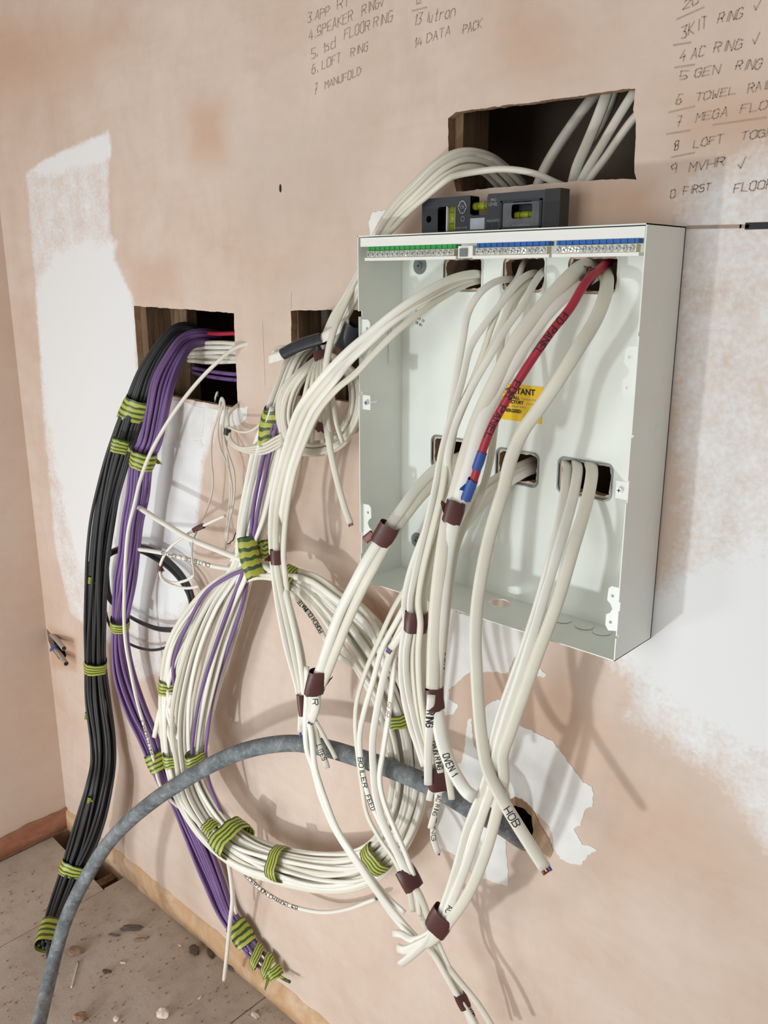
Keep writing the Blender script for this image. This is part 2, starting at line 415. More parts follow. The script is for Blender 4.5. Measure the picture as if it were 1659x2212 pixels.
def brown_strip(name, c1, c2, c3):
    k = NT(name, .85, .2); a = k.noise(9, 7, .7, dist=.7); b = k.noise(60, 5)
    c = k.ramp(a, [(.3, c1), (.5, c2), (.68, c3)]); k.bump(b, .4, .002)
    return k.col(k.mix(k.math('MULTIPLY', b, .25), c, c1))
def timber():
    k = NT('rough_timber', .8, .2); g = k.noise(6, 6, .65, k.coord((14, 14, 1.2)), .4)
    return k.col(k.ramp(g, [(.3, srgb(92, 70, 54)), (.5, srgb(122, 98, 76)), (.7, srgb(146, 120, 96))]))

M = dict(
 wall=wall_material('skimmed_plaster'), core=brown_strip('cut_plaster_edge', srgb(130, 100, 78), srgb(172, 140, 112), srgb(200, 176, 152)),
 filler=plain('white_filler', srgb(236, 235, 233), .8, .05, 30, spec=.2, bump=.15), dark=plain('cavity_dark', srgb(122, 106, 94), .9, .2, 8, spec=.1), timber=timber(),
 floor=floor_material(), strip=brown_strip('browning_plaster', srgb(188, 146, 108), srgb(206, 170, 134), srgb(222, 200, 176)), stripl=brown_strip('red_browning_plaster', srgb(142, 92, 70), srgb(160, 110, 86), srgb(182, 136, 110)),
 steel=plain('cream_painted_steel', srgb(236, 239, 233), .38, .02, 20), white_pl=plain('white_plastic', srgb(240, 240, 236), .35, .02, 20),
 pvc=plain('white_cable', srgb(236, 233, 223), .42, .05, 12), pvc2=plain('cream_cable', srgb(224, 219, 204), .45, .06, 12), pvc3=plain('old_white_cable', srgb(216, 209, 197), .5, .07, 14),
 black=plain('black_cable', srgb(52, 53, 55), .5, .15, 20), purple=plain('purple_cable', srgb(122, 92, 146), .5, .10, 18), red=plain('red_cable', srgb(172, 40, 62), .45, .06, 20),
 brown_tape=plain('brown_tape', srgb(86, 46, 44), .42, .18, 25), red_tape=plain('red_brown_tape', srgb(120, 48, 40), .42, .12, 25), blue_tape=plain('blue_tape', srgb(52, 84, 160), .42, .08, 30), black_tape=plain('black_tape', srgb(40, 43, 50), .35, .2, 40),
 gy=stripes_material(), conduit=rubber_conduit(), ink=plain('black_marker', srgb(30, 28, 30), .6, .1), pencil=plain('pencil', srgb(180, 156, 139), .8, .12, 90), pencil2=plain('dark_pencil', srgb(172, 150, 136), .9, .15, 90),
 blue=plain('blue_core', srgb(48, 82, 170), .45), brown=plain('brown_core', srgb(128, 78, 54), .45), copper=plain('copper', srgb(190, 120, 84), .3, metal=1),
 chrome=plain('bright_metal', srgb(232, 234, 238), .3, .1, metal=.55), zinc=plain('zinc_plate', srgb(140, 146, 148), .4, .1, metal=.7), brass=plain('brass', srgb(222, 212, 178), .35, .1, metal=.5),
 green_cap=plain('green_plastic', srgb(52, 158, 78), .4), blue_cap=plain('blue_plastic', srgb(36, 98, 176), .4), yellow=plain('yellow_label', srgb(250, 204, 26), .5, .02),
 level=plain('black_level', srgb(54, 57, 63), .5, .1, 40), level_d=plain('dark_level', srgb(36, 37, 40), .5, .1, 40), silver=plain('silver_sticker', srgb(190, 200, 212), .3, .15, 50, metal=.4), scuffed=plain('scuffed_grey', srgb(98, 102, 108), .45, .25, 60), print=plain('grey_print', srgb(160, 163, 166), .6),
 chip=plain('plaster_chip', srgb(222, 208, 190), .85, .12, 60, bump=.3), lump=plain('brown_lump', srgb(150, 120, 100), .9, .2, 40, bump=.4), dirt=plain('dark_dirt', srgb(92, 78, 70), .95, .2, 60, bump=.5), grey_pipe=plain('grey_pipe', srgb(172, 164, 156), .55, .06),
)
def glassy(name, c, rough=.15):
    k = NT(name, rough); k.b.inputs['Transmission Weight'].default_value = .55; k.b.inputs['IOR'].default_value = 1.4; return k.col(c)
M['vial'] = glassy('lime_vial', srgb(206, 216, 60)); M['clear'] = glassy('clear_plastic', srgb(225, 230, 232), .25)

# ---------------------------------------------------------------- setting
XL, XR, ZT = -1.369, 1.0, 2.6
BOX = dict(x0=0., x1=.45, z0=1.166, z1=1.693, d=.10)
KO = [(.083, .153, 1.615, 1.663), (.190, .258, 1.615, 1.663), (.294, .366, 1.614, 1.662), (.066, .133, 1.347, 1.396), (.190, .261, 1.345, 1.392), (.296, .377, 1.345, 1.393)]
big_open = jag(wall_xz([(968, 255), (985, 241), (1200, 214), (1345, 193), (1373, 192), (1368, 238), (1373, 260), (1371, 372), (1374, 388), (1358, 386), (1180, 396), (986, 414), (968, 330)]), .012, .0008); big_open = jag(big_open, .004, .0004)
left_open = jag(wall_xz([(289, 661), (400, 668), (505, 676), (508, 760), (514, 876), (500, 880), (373, 857), (302, 838)]), .012, .0008); left_open = jag(left_open, .004, .0004)
mid_open = jag([(-.265, 1.579), (-.10, 1.584), (-.03, 1.584), (-.03, 1.43), (-.266, 1.43)], .012, .0008); mid_open = jag(mid_open, .004, .0004)
low_open = jag(wall_xz([(1108, 1738), (1128, 1742), (1148, 1762), (1154, 1792), (1149, 1810), (1132, 1824), (1106, 1808), (1090, 1778), (1092, 1752)]), .006, .0015)
corner_open = jag(wall_xz([(101, 1359), (106, 1364), (121, 1384), (139, 1402), (143, 1416), (138, 1434), (126, 1422), (113, 1404), (104, 1383)]), .006, .001)
ko_open = [jag(rrect(a+.003, b-.003, c+.004, d-.003, .006, 3), .006, .0014) for a, b, c, d in KO]
holes = [big_open, left_open, mid_open, low_open, corner_open]+ko_open
outer = [(XL, 0), (XR, 0), (XR, ZT), (XL, ZT)]
gx, gz = np.meshgrid(np.arange(XL+.006, XR, .0125), np.arange(.006, ZT, .0125)); G = np.stack([gx.ravel(), gz.ravel()], 1)
G = G+np.random.default_rng(1).uniform(-.002, .002, G.shape)
ok = np.ones(len(G), bool)
for h in holes: ok &= np.abs(sdf(G, h)) > .004
V, F, nf = cdt_plate(outer, holes, 0.0, .014, [tuple(p) for p in G[ok]])
me = bpy.data.meshes.new('wall_back'); me.from_pydata(V, [], F); me.update()
wall = link('wall_back', me, [M['wall'], M['core']]); tag(wall, 'pink skimmed plaster back wall with pencil lists, white paint patches and cut openings', kind='structure')
me.polygons.foreach_set('material_index', [0]*nf+[1]*(len(F)-nf))
VP = np.array(V)[:, [0, 2]]
def layer(V0, polys, base):
    v = np.full(len(VP), base, float)
    for pl, lev, fe in polys:
        t = np.clip((sdf(VP, wall_xz(pl))/fe+1)/2, 0, 1); t = t*t*(3-2*t); v = v*(1-t)+lev*t
    return v
white = layer(VP, [
 ([(52, 372), (130, 335), (235, 280), (244, 292), (240, 380), (243, 500), (262, 520), (244, 560), (285, 640), (300, 900), (330, 1000), (400, 900), (440, 870), (505, 885), (440, 1000), (410, 1300), (390, 1440), (300, 1480), (240, 1400), (150, 1330), (115, 1180), (90, 900), (75, 640), (62, 500)], .55, .022),
 ([(60, 375), (90, 345), (235, 282), (240, 340), (120, 372)], 1.1, .012),
 ([(85, 640), (130, 560), (240, 545), (285, 650), (298, 860), (330, 1000), (380, 880), (440, 880), (430, 1000), (400, 1290), (290, 1320), (170, 1200), (110, 900)], 1.6, .05),
 ([(1440, 420), (1500, 345), (1600, 300), (1700, 270), (1800, 600), (1800, 2000), (1640, 1850), (1540, 1700), (1440, 1640), (1330, 1560), (1340, 1480), (1240, 1400), (1250, 1340), (1440, 1200)], .62, .055),
 ([(1410, 1340), (1500, 1280), (1800, 1200), (1800, 1640), (1600, 1560), (1440, 1480), (1380, 1400)], 1.5, .06),
 ([(1430, 520), (1520, 500), (1700, 480), (1700, 900), (1500, 900), (1420, 700)], .48, .05)], -.9)
stain = layer(VP, [([(410, 225), (480, 220), (485, 340), (415, 340)], .55, .04), ([(1480, 215), (1700, 190), (1700, 310), (1480, 310)], .55, .05), ([(-200, 60), (260, 40), (200, 180), (-200, 260)], .45, .08),
 ([(1230, 400), (1410, 392), (1410, 475), (1230, 480)], .6, .025), ([(790, 1290), (870, 1330), (850, 1440), (740, 1400)], .7, .04), ([(1000, 1450), (1230, 1450), (1330, 1600), (1240, 1700), (1000, 1600)], .5, .05),
 ([(280, 560), (380, 560), (390, 650), (290, 655)], .35, .04), ([(1100, 40), (1200, 60), (1180, 150), (1100, 150)], .4, .04), ([(105, 1350), (165, 1380), (165, 1450), (110, 1440)], .6, .012), ([(1280, 1630), (1500, 1700), (1600, 1900), (1330, 1850)], .3, .06)], 0)
grey = layer(VP, [([(500, 260), (800, 240), (760, 480), (540, 520)], .6, .06), ([(560, 620), (640, 560), (760, 560), (770, 680), (560, 760)], .35, .05), ([(480, 1000), (600, 1020), (620, 1300), (480, 1300)], .3, .05)], 0)
for nm, arr in (('white', white), ('stain', stain), ('grey', grey)):
    a = me.attributes.new(nm, 'FLOAT', 'POINT'); a.data.foreach_set('value', arr.astype(np.float32))

def filler(pl, label=None, hole=None, t=.0009, mat='filler', name='filler_patch'):
    p = jag(wall_xz(pl), .004, .0012)
    v, f, _ = cdt_plate(p, [hole] if hole else [], -t, .0004)
    o = mesh(name, v, f, M[mat], wall)
    if label: o['label'] = label
zz = lambda x0, y0, s, pts: [(x0+u/s, y0+v/s) for u, v in pts]
filler(zz(1000, 1400, 4.253, [(190, 560), (250, 500), (330, 470), (400, 490), (510, 700), (660, 770), (830, 860), (1010, 1100), (1110, 1230), (1190, 1270), (1205, 1340), (1190, 1450), (1120, 1490), (1080, 1620), (1020, 1660), (1060, 1730), (1100, 1800), (1180, 1820), (1230, 1860), (1150, 1900), (1090, 1990), (980, 1975), (900, 1930), (850, 1860), (830, 1750), (800, 1640), (745, 1585), (700, 1530), (610, 1450), (560, 1420), (470, 1380), (440, 1390), (420, 1300), (350, 1290), (300, 1470), (270, 1640), (330, 1690), (395, 1760), (400, 1900), (418, 2040), (412, 2185), (260, 2140), (110, 2080), (-60, 1900), (-280, 1800), (-330, 1500), (-180, 1380), (-130, 1130), (-10, 1040), (20, 900), (50, 650), (80, 640), (100, 900), (200, 1000)]), 'torn white filler skim around the lower cable hole')
filler(zz(700, 1000, 2.37, [(640, 740), (700, 770), (860, 810), (1030, 868), (1000, 960), (940, 1075), (850, 1070), (770, 1065), (730, 1080), (690, 1120), (640, 1160), (640, 1210), (690, 1240), (660, 1290), (620, 1290), (600, 1200), (605, 1000)]), 'white filler smear directly beneath the grey metal enclosure')
filler(zz(700, 1000, 2.37, [(1085, 1062), (1110, 1055), (1140, 1085), (1128, 1098), (1095, 1090)]))
filler(zz(150, 620, 2.552, [(575, 625), (640, 632), (690, 652), (745, 668), (742, 760), (735, 832), (690, 838), (640, 810), (590, 860), (540, 880), (545, 740)]), 'white filler under the left wall opening')
filler(zz(150, 620, 2.552, [(686, 846), (725, 840), (740, 880), (715, 896), (690, 884)]))
filler(zz(150, 620, 2.552, [(770, 668), (830, 680), (900, 672), (985, 660), (980, 720), (940, 760), (870, 770), (800, 745)]))
filler([(806, 458), (848, 452), (876, 440), (860, 480), (828, 510), (800, 508), (798, 480)])

filler([(1100, 1728), (1112, 1720), (1128, 1726), (1148, 1742), (1160, 1765), (1172, 1790), (1186, 1812), (1196, 1836), (1188, 1850), (1160, 1836), (1140, 1840), (1112, 1826), (1096, 1806), (1084, 1782), (1086, 1752)], 'broken plaster rim of the lower cable hole', low_open, .0016, 'core', 'broken_rim')
# writing on the wall
WT = [("3.APP", (664, 49), (713, 33), 24), ("RI", (728, 22), (752, 12), 26), ("4.SPEAKER", (668, 88), (764, 42), 25), ("RINGv", (782, 34), (832, 10), 26), ("5. 1sd", (673, 128), (727, 100), 24), ("FLOOR RING", (744, 86), (850, 44), 26),
 ("6. LOFT", (674, 160), (738, 133), 24), ("RING", (758, 124), (797, 108), 22), ("7", (679, 205), (686, 203), 28), ("MANUFOLD", (702, 193), (782, 160), 20), ("12", (895, 12), (914, 6), 20), ("13 lutron", (894, 55), (985, 36), 28), ("14 DATA", (894, 104), (976, 73), 22), ("PACK", (1000, 74), (1043, 58), 22),
 ("20", (1476, 20), (1512, 7), 22), ("3KIT", (1471, 85), (1530, 58), 30), ("RING", (1549, 52), (1605, 40), 26), ("v", (1627, 22), (1644, 18), 20), ("4 AC", (1468, 133), (1524, 121), 26), ("RING", (1540, 114), (1605, 105), 24), ("v", (1624, 96), (1641, 92), 22), ("5 GEN", (1468, 174), (1558, 158), 22), ("RING", (1587, 152), (1646, 148), 24),
 ("6", (1460, 227), (1473, 225), 24), ("TOWEL", (1502, 220), (1592, 202), 20), ("RAIL", (1614, 201), (1672, 190), 22), ("7", (1461, 276), (1472, 273), 28), ("MEGA", (1503, 264), (1574, 250), 22), ("FLOW", (1598, 245), (1682, 232), 22), ("8", (1457, 326), (1467, 323), 24), ("LOFT", (1498, 320), (1564, 307), 20), ("TOGN", (1600, 303), (1674, 293), 20),
 ("9", (1448, 376), (1463, 373), 24), ("MVHR", (1488, 372), (1568, 356), 22), ("v", (1592, 366), (1612, 362), 22), ("0", (1447, 430), (1461, 427), 22), ("FIRST", (1475, 421), (1537, 411), 20), ("FLOOR", (1584, 416), (1672, 405), 22)]
for i, (t, p0, p1, h) in enumerate(WT): write_on_wall(t, p0, p1, h*.82, wall, M['pencil2'] if p0[0] > 1450 and p0[1] > 300 else M['pencil'], .00115, i+1)
def wall_line(pts, w, mat, name='pencil_line'):
    V_, F_ = [], []; P_ = [at(*p)+Vector((0, -.0005, 0)) for p in pts]; ribbon(V_, F_, P_, [(0, -1, 0)]*len(P_), w); return mesh(name, V_, F_, mat, wall)
for p0, p1 in (((1462, 42), (1520, 16)), ((1455, 98), (1492, 92)), ((1458, 146), (1500, 140)), ((1445, 243), (1500, 230)), ((1440, 290), (1490, 282)), ((1450, 340), (1500, 330)), ((1540, 270), (1655, 254)), ((890, 24), (922, 16))): wall_line([p0, p1], .0016, M['pencil'])
for p0, p1 in (((567, 690), (573, 832)), ((630, 632), (629, 668))): wall_line([p0, p1], .0005, M['pencil'])
wall_line([(1485, 491), (1600, 489), (1616, 489)], .004, M['pencil2'], 'marker_line'); wall_line([(1614, 488.5), (1700, 486)], .0075, M['ink'], 'marker_line')
c = at(606, 407); bm = bmesh.new(); add_cyl(bm, (c.x, -.0008, c.z), (0, 1, 0), .004, .001, 9); bmesh.ops.scale(bm, vec=(.7, 1, 1.7), verts=bm.verts[:], space=Matrix.Translation((-c.x, 0, -c.z))); bm_obj('pencil_dot', bm, M['ink'], wall)

# cavity behind the board, studs
cav = bmesh.new()
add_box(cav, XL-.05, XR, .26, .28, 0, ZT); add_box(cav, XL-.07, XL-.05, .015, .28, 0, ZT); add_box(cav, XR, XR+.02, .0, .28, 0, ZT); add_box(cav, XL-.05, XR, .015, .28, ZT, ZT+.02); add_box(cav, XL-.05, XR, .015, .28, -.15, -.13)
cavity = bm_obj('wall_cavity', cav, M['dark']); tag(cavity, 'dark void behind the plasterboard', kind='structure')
for x0, x1, y0, y1, z0, z1 in ((-.80, -.752, .0145, .075, 1.2, 1.9), (-.752, -.69, .075, .10, 1.2, 1.9), (.052, .100, .0145, .075, 1.70, 2.2), (-.305, -.262, .0145, .07, 1.3, 1.8), (-.235, -.20, .07, .11, 1.3, 1.8), (-.60, -.56, .20, .25, 1.2, 1.9)):
    box('timber_stud', x0, x1, y0, y1, z0, z1, M['timber'], cavity, .002)

# left wall, floor, skirting strips
v, f, _ = cdt_plate([(-1.3, 0), (0, 0), (0, ZT), (-1.3, ZT)], [], 0, 0, [(-1.3+.02+i*.04, .02+j*.04) for i in range(32) for j in range(64)])
wl = mesh('wall_left', [(XL, p[0], p[2]) for p in v], f, M['wall']); tag(wl, 'bare plaster left wall seen at a slant along the photo edge', kind='structure')
for nm, val in (('white', -.9), ('stain', .22), ('grey', .25)):
    a = wl.data.attributes.new(nm, 'FLOAT', 'POINT'); a.data.foreach_set('value', [val]*len(wl.data.vertices))
flo = empty('floor', (0, 0, 0), None, None); tag(flo, 'dusty chipboard floor with a gap along the wall', kind='structure')
def slab(poly, z0, z1, label):
    bm = bmesh.new(); lo = [bm.verts.new((x, y, z0)) for x, y in poly]; hi = [bm.verts.new((x, y, z1)) for x, y in poly]
    bm.faces.new(hi); bm.faces.new(lo[::-1])
    for i in range(len(poly)): bm.faces.new([lo[i], lo[(i+1) % len(poly)], hi[(i+1) % len(poly)], hi[i]])
    o = bm_obj('floor_board', bm, M['floor'], flo, False, .0012)
    if label: o['label'] = label
slab([(XL+.006, -2.6), (-1.0345, -2.6), (-1.0345, -.072), (XL+.006, -.055)], -.018, 0, 'chipboard sheet in the corner')
slab([(-1.0315, -2.6), (-.42, -2.6), (-.42, -.003), (-1.0375, -.003), (-1.0375, -.068), (-1.0315, -.07)], -.018, 0.0005, None)
slab([(-.417, -2.6), (1.3, -2.6), (1.3, -.003), (-.417, -.003)], -.018, 0, None)
box('sub_floor', XL-.1, 1.3, -2.6, .06, -.13, -.115, M['dirt'], flo); box('footing', XL-.1, 1.3, .0005, .02, -.13, .001, M['core'], flo); box('footing', XL-.1, XL-.0005, -2.6, .02, -.13, .001, M['core'], flo)
box('floor_joist', -1.30, -1.255, -.6, .0, -.115, -.02, M['timber'], flo); box('floor_joist', -1.12, -1.09, -.5, .0, -.115, -.03, M['timber'], flo)
def skirting(name, n, f3, mat, label):
    rnd = random.Random(5); V_, F_ = [], []
    for i in range(n+1):
        for k, (o, z) in enumerate(((0, .071+rnd.uniform(-.004, .004)), (.006+rnd.uniform(0, .002), .064+rnd.uniform(-.004, .002)), (.008+rnd.uniform(0, .002), .03), (.007+rnd.uniform(0, .002), .004+rnd.uniform(0, .003)), (-.004, .002))): V_.append(f3(i/n, o, z))
    for i in range(n):
        for k in range(4): F_.append((i*5+k, i*5+k+1, (i+1)*5+k+1, (i+1)*5+k))
    tag(mesh(name, V_, F_, mat, None, True), label, kind='structure')
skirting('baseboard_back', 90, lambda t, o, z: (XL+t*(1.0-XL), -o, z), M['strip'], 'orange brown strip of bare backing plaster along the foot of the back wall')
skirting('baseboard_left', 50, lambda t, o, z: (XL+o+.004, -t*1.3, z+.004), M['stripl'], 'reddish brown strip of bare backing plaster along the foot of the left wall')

# ---------------------------------------------------------------- consumer unit
cu = empty('consumer_unit', (.225, 0, 1.166), 'open cream metal consumer unit fixed to the plaster wall without its cover', 'fuse box')
x0, x1, z0, z1, D = BOX['x0'], BOX['x1'], BOX['z0'], BOX['z1'], BOX['d']; th = .0014
kp = [rrect(a, b, c, d, .009) for a, b, c, d in KO]
v, f, _ = cdt_plate([(x0, z0), (x1, z0), (x1, z1), (x0, z1)], kp, -.0030, -.0008); mesh('back_plate', v, f, M['steel'], cu)
for k_, (a, b, c, d) in enumerate(KO):      # rolled edge of each cut-out
    pl = rrect(a, b, c, d, .009); V_ = []; n_ = len(pl)
    for (px_, pz_) in pl:
        cx_, cz_ = (a+b)/2, (c+d)/2; sx_ = 1+.0022/((b-a)/2); sz_ = 1+.0022/((d-c)/2)
        V_ += [(px_, -.0012, pz_), (px_, -.0044, pz_), (cx_+(px_-cx_)*sx_, -.0044, cz_+(pz_-cz_)*sz_), (cx_+(px_-cx_)*sx_, -.0029, cz_+(pz_-cz_)*sz_)]
    F_ = [(4*i+q, 4*i+q+1, 4*((i+1) % n_)+q+1, 4*((i+1) % n_)+q) for i in range(n_) for q in range(3)]
    mesh('grommet_edge', V_, F_, M['zinc'] if k_ > 2 else M['steel'], cu)
def side(x, steps, name, label):
    prof = [(0, z0), (0, z1)]                # (y, z) outline with stepped front edge
    zs = z1; front = []
    for z, dep in steps: front.append((-D+dep, zs)); front.append((-D+dep, z)); zs = z
    prof = [(-.001, z1)]+front+[(-.001, z0)]
    bm = bmesh.new(); A = [bm.verts.new((x, y, z)) for y, z in prof]; B_ = [bm.verts.new((x+th, y, z)) for y, z in prof]
    bm.faces.new(A); bm.faces.new(B_[::-1])
    for i in range(len(prof)): bm.faces.new([A[i], A[(i+1) % len(prof)], B_[(i+1) % len(prof)], B_[i]])
    o = bm_obj(name, bm, M['steel'], cu); o['label'] = label
side(x0, [(1.587, 0), (1.579, .007), (1.52, .001), (1.468, .001), (1.462, .006), (1.245, 0), (1.24, .004), (1.21, .003), (z0, 0)], 'side_panel', 'left side panel, inner face turned to the viewer')
side(x1-th, [(1.574, 0), (1.570, -.002), (1.455, .001), (1.452, .006), (1.40, .0), (1.372, .003), (1.245, .0), (1.232, .004), (1.2, .001), (1.197, .006), (z0, 0)], 'side_panel', 'right side panel, outer face turned to the viewer')
box('top_panel', x0, x1, -D, -.001, z1-th, z1, M['steel'], cu, .0004)
bx_holes = [circle(.2237, -.033, .0155, 24), circle(.20, -.03, .009, 16)]
v, f, _ = cdt_plate([(x0, -D), (x1, -D), (x1, -.001), (x0, -.001)], bx_holes[:1], 0, .0012)
mesh('bottom_panel', [(p[0], p[2], z0+p[1]) for p in v], f, M['steel'], cu)
for cx_, cy_ in ((.329, -.0267), (.3637, -.0266), (.3915, -.0275)):   # pressed knock-outs
    bm = bmesh.new(); add_cyl(bm, (cx_, cy_, z0+.001), (0, 0, 1), .0125, .0007, 22, .012); bm_obj('knockout_disc', bm, M['steel'], cu)
for cx_, z_ in ((x1+.0001, 1.45), (x1+.0001, 1.33)):
    bm = bmesh.new(); add_cyl(bm, (cx_, -.03, z_), (1, 0, 0), .011, .0005, 22, .0105); bm_obj('knockout_disc', bm, M['steel'], cu)
bm = bmesh.new(); add_box(bm, x0+.004, x1-.003, -D+.002, -D+.006, z1-.0150, z1-.0028); add_box(bm, x0+.006, x1-.004, -D+.006, -.06, z1-.0065, z1-.0028)
bm_obj('top_rail', bm, M['white_pl'], cu, False, .0012)
def tab(xa, zc, sgn, label=None):
    w, h = .018, .060
    pl = [(0, h/2), (w*.72, h/2), (w*.95, h/2-.004), (w, h*.17), (w*.72, h*.10), (w*.55, 0), (w*.72, -h*.10), (w, -h*.15), (w*1.0, -h/2+.006), (w*.75, -h/2), (0, -h/2+.003)]
    pl = [(xa+sgn*a, zc+b) for a, b in pl]
    if sgn < 0: pl = pl[::-1]
    hl = [circle(xa+sgn*w*.60, zc+h*.29, .0022, 10), circle(xa+sgn*w*.62, zc-h*.30, .0022, 10)]
    v, f, _ = cdt_plate(pl, hl, -D+.006, -D+.0072); mesh('fixing_tab', v, f, M['steel'], cu)
tab(x1-th, 1.528, -1); tab(x1-th, 1.232, -1); tab(x0+th, 1.545, 1); tab(x0+th, 1.262, 1)
def screw(c, axis, r, h, mat, name, parent, slot=True):
    bm = bmesh.new(); add_cyl(bm, c, axis, r, h, 14, r*.82); o = bm_obj(name, bm, mat, parent)
    return o
def lug(x, z, sgn):
    p = box('screw_lug', min(x, x+sgn*.017), max(x, x+sgn*.017), -.094, -.0925, z-.011, z+.011, M['steel'], cu, .0005)
    bm = bmesh.new(); c = Vector((x+sgn*.011, -.094, z)); add_cyl(bm, c, (0, -1, 0), .0042, .0035, 16, .0036); add_cyl(bm, c+Vector((0, .02, 0)), (0, -1, 0), .002, .02, 10)
    o = bm_obj('lug_screw', bm, M['chrome'], p)
    for w_, h_ in ((.0010, .005), (.005, .0010)): box('screw_slot', c.x-w_/2, c.x+w_/2, -.0979, -.0975, z-h_/2, z+h_/2, M['level_d'], p)
lug(x1-th, 1.386, -1); lug(x0+th, 1.452, 1)
for x_, z_ in ((.037, 1.652), (.037, 1.219)):
    bm = bmesh.new(); add_cyl(bm, (x_, -.003, z_), (0, -1, 0), .0125, .0016, 26); o = bm_obj('washer', bm, M['zinc'], cu)
    bm = bmesh.new(); add_cyl(bm, (x_, -.0046, z_), (0, -1, 0), .0058, .003, 16, .005); h_ = bm_obj('screw_head', bm, M['zinc'], o)
    for w2, h2 in ((.0012, .006), (.006, .0012)): box('screw_slot', x_-w2/2, x_+w2/2, -.0078, -.0074, z_-h2/2, z_+h2/2, M['level_d'], o)
p_ = box('mounting_strip', x0+th, x0+th+.002, -.036, -.022, 1.505, 1.585, M['steel'], cu, .0006)
bm = bmesh.new(); add_cyl(bm, (x0+th+.002, -.029, 1.556), (1, 0, 0), .0042, .003, 14, .0036); bm_obj('strip_screw', bm, M['chrome'], p_)
# terminal bars
def terminal(xa, xb, cap, n, label):
    ob = box('terminal_bar', xa, xb, -.0955, -.078, z1-.0345, z1-.0305, M['white_pl'], cu, .0006); ob['label'] = label
    box('brass_bar', xa+.004, xb-.004, -.0945, -.084, z1-.0300, z1-.0215, M['brass'], ob, .0008)
    bm = bmesh.new(); add_box(bm, xa+.004, xb-.003, -.0925, -.080, z1-.0205, z1-.0152)
    bm_obj('terminal_cover', bm, M[cap], ob, False, .0008)
    for i in range(n):                       # teeth of the insulating cover
        u = xa+.008+(xb-xa-.016)*i/(n-1)
        box('cover_rib', u-.0006, u+.0006, -.0936, -.092, z1-.0206, z1-.0156, M[cap], ob)
    for i in range(n):
        u = xa+.009+(xb-xa-.018)*i/(n-1); rr_ = R.uniform(-.4, .4)
        bm = bmesh.new(); add_cyl(bm, (u, -.0944, z1-.0258), (R.uniform(-.15, .15), -1, R.uniform(-.15, .15)), .0041, .0028, 12, .0034)
        a_ = R.uniform(0, 3.14); q_ = Matrix.Rotation(a_, 4, 'Y')
        o = bm_obj('terminal_screw', bm, M['chrome'], ob)
        bm = bmesh.new(); add_box(bm, -.0031, .0031, -.0976, -.0969, -.0005, .0005); add_box(bm, -.0005, .0005, -.0976, -.0969, -.0031, .0031); bm.transform(Matrix.Translation((u, 0, z1-.0258)) @ q_); bm_obj('screw_slot', bm, M['zinc'], ob)
    for i in range(n-1):
        u = xa+.010+(xb-xa-.018)*(i+.5)/(n-1)
        if i % 2 == 0: box('wire_slot', u-.0022, u+.0022, -.0943, -.0939, z1-.0330, z1-.0312, M['level_d'], ob)
terminal(.010, .178, 'green_cap', 17, 'earth bar with green cover')
terminal(.206, .322, 'blue_cap', 12, 'neutral bar with blue cover, nearer the middle')
terminal(.326, .440, 'blue_cap', 12, 'neutral bar with blue cover at the right end')
ob = box('bar_support', .180, .204, -.093, -.076, z1-.033, z1-.018, M['white_pl'], cu, .001); box('support_clip', .184, .196, -.0955, -.093, z1-.0315, z1-.021, M['zinc'], ob, .0006)
# warning label
st_ = box('warning_label', .170, .2645, -.0034, -.0030, 1.436, 1.488, M['yellow'], cu); st_['label'] = 'yellow printed warning label'
for t, x_, z_, s_, b_ in (("IMPORTANT", .1850, 1.4750, .0118, .0004), ("The tightness of", .176, 1.4672, .0050, 0), ("ALL", .2150, 1.4672, .0064, .0003), ("Connections", .228, 1.4672, .0050, 0), ("including", .180, 1.4612, .0050, 0), ("FACTORY", .2040, 1.4610, .0064, .0003), ("made", .238, 1.4612, .0050, 0), ("NEVER", .189, 1.4552, .0064, .0003), ("install when", .2135, 1.4554, .0050, 0), ("ENERGISED", .1965, 1.4480, .0066, .0003), ("is hazardous", .2355, 1.4455, .0046, 0), ("danger", .243, 1.4395, .004, 0)):
    printed(t, (x_, -.0036, z_), s_, M['ink'] if b_ else M['pencil2'], st_, bold=b_)
for i, t in enumerate(("8121", "8 03 20", "38 80")): printed(t, (.0275+i*.0, -.0034, 1.583-i*.008), .0065, M['level'], cu, 'stamped_code', rot=(math.pi/2, .35, 0))

# ---------------------------------------------------------------- spirit level on the unit
LX0, LX1, LZ0, LZ1, LY0, LY1 = .083, .308, 1.6935, 1.7415, -.054, -.034
lv = empty('spirit_level', (.195, -.044, LZ0), 'short black spirit level with lime vials standing on the metal enclosure', 'spirit level')
def lx(u): return LX0+(u-80)/(1490-80)*(LX1-LX0)
def lz(vv): return LZ1-(vv)/350*(LZ1-LZ0)
ol = [(LX0, LZ0), (LX1, LZ0), (LX1, LZ1), (lx(800), LZ1), (lx(790), lz(30)), (lx(790), lz(180)), (lx(780), lz(190)), (lx(640), lz(190)), (lx(615), lz(170)), (lx(615), lz(10)), (lx(600), LZ1), (LX0, LZ1)]
hl = [circle(lx(160), lz(200), .0048, 14), rrect(lx(262), lx(455), lz(330), lz(60)-.004, .003, 3), rrect(lx(1040), lx(1240), lz(240), lz(90), .003, 3)]
v, f, _ = cdt_plate(ol, hl, LY0, LY1); nfv = len(v)
body = mesh('body', v, f, M['level'], lv)
v2, f2, _ = cdt_plate(ol, hl, LY1, LY0); mesh('body_back', v2, [t[::-1] for t in f2], M['level'], lv)
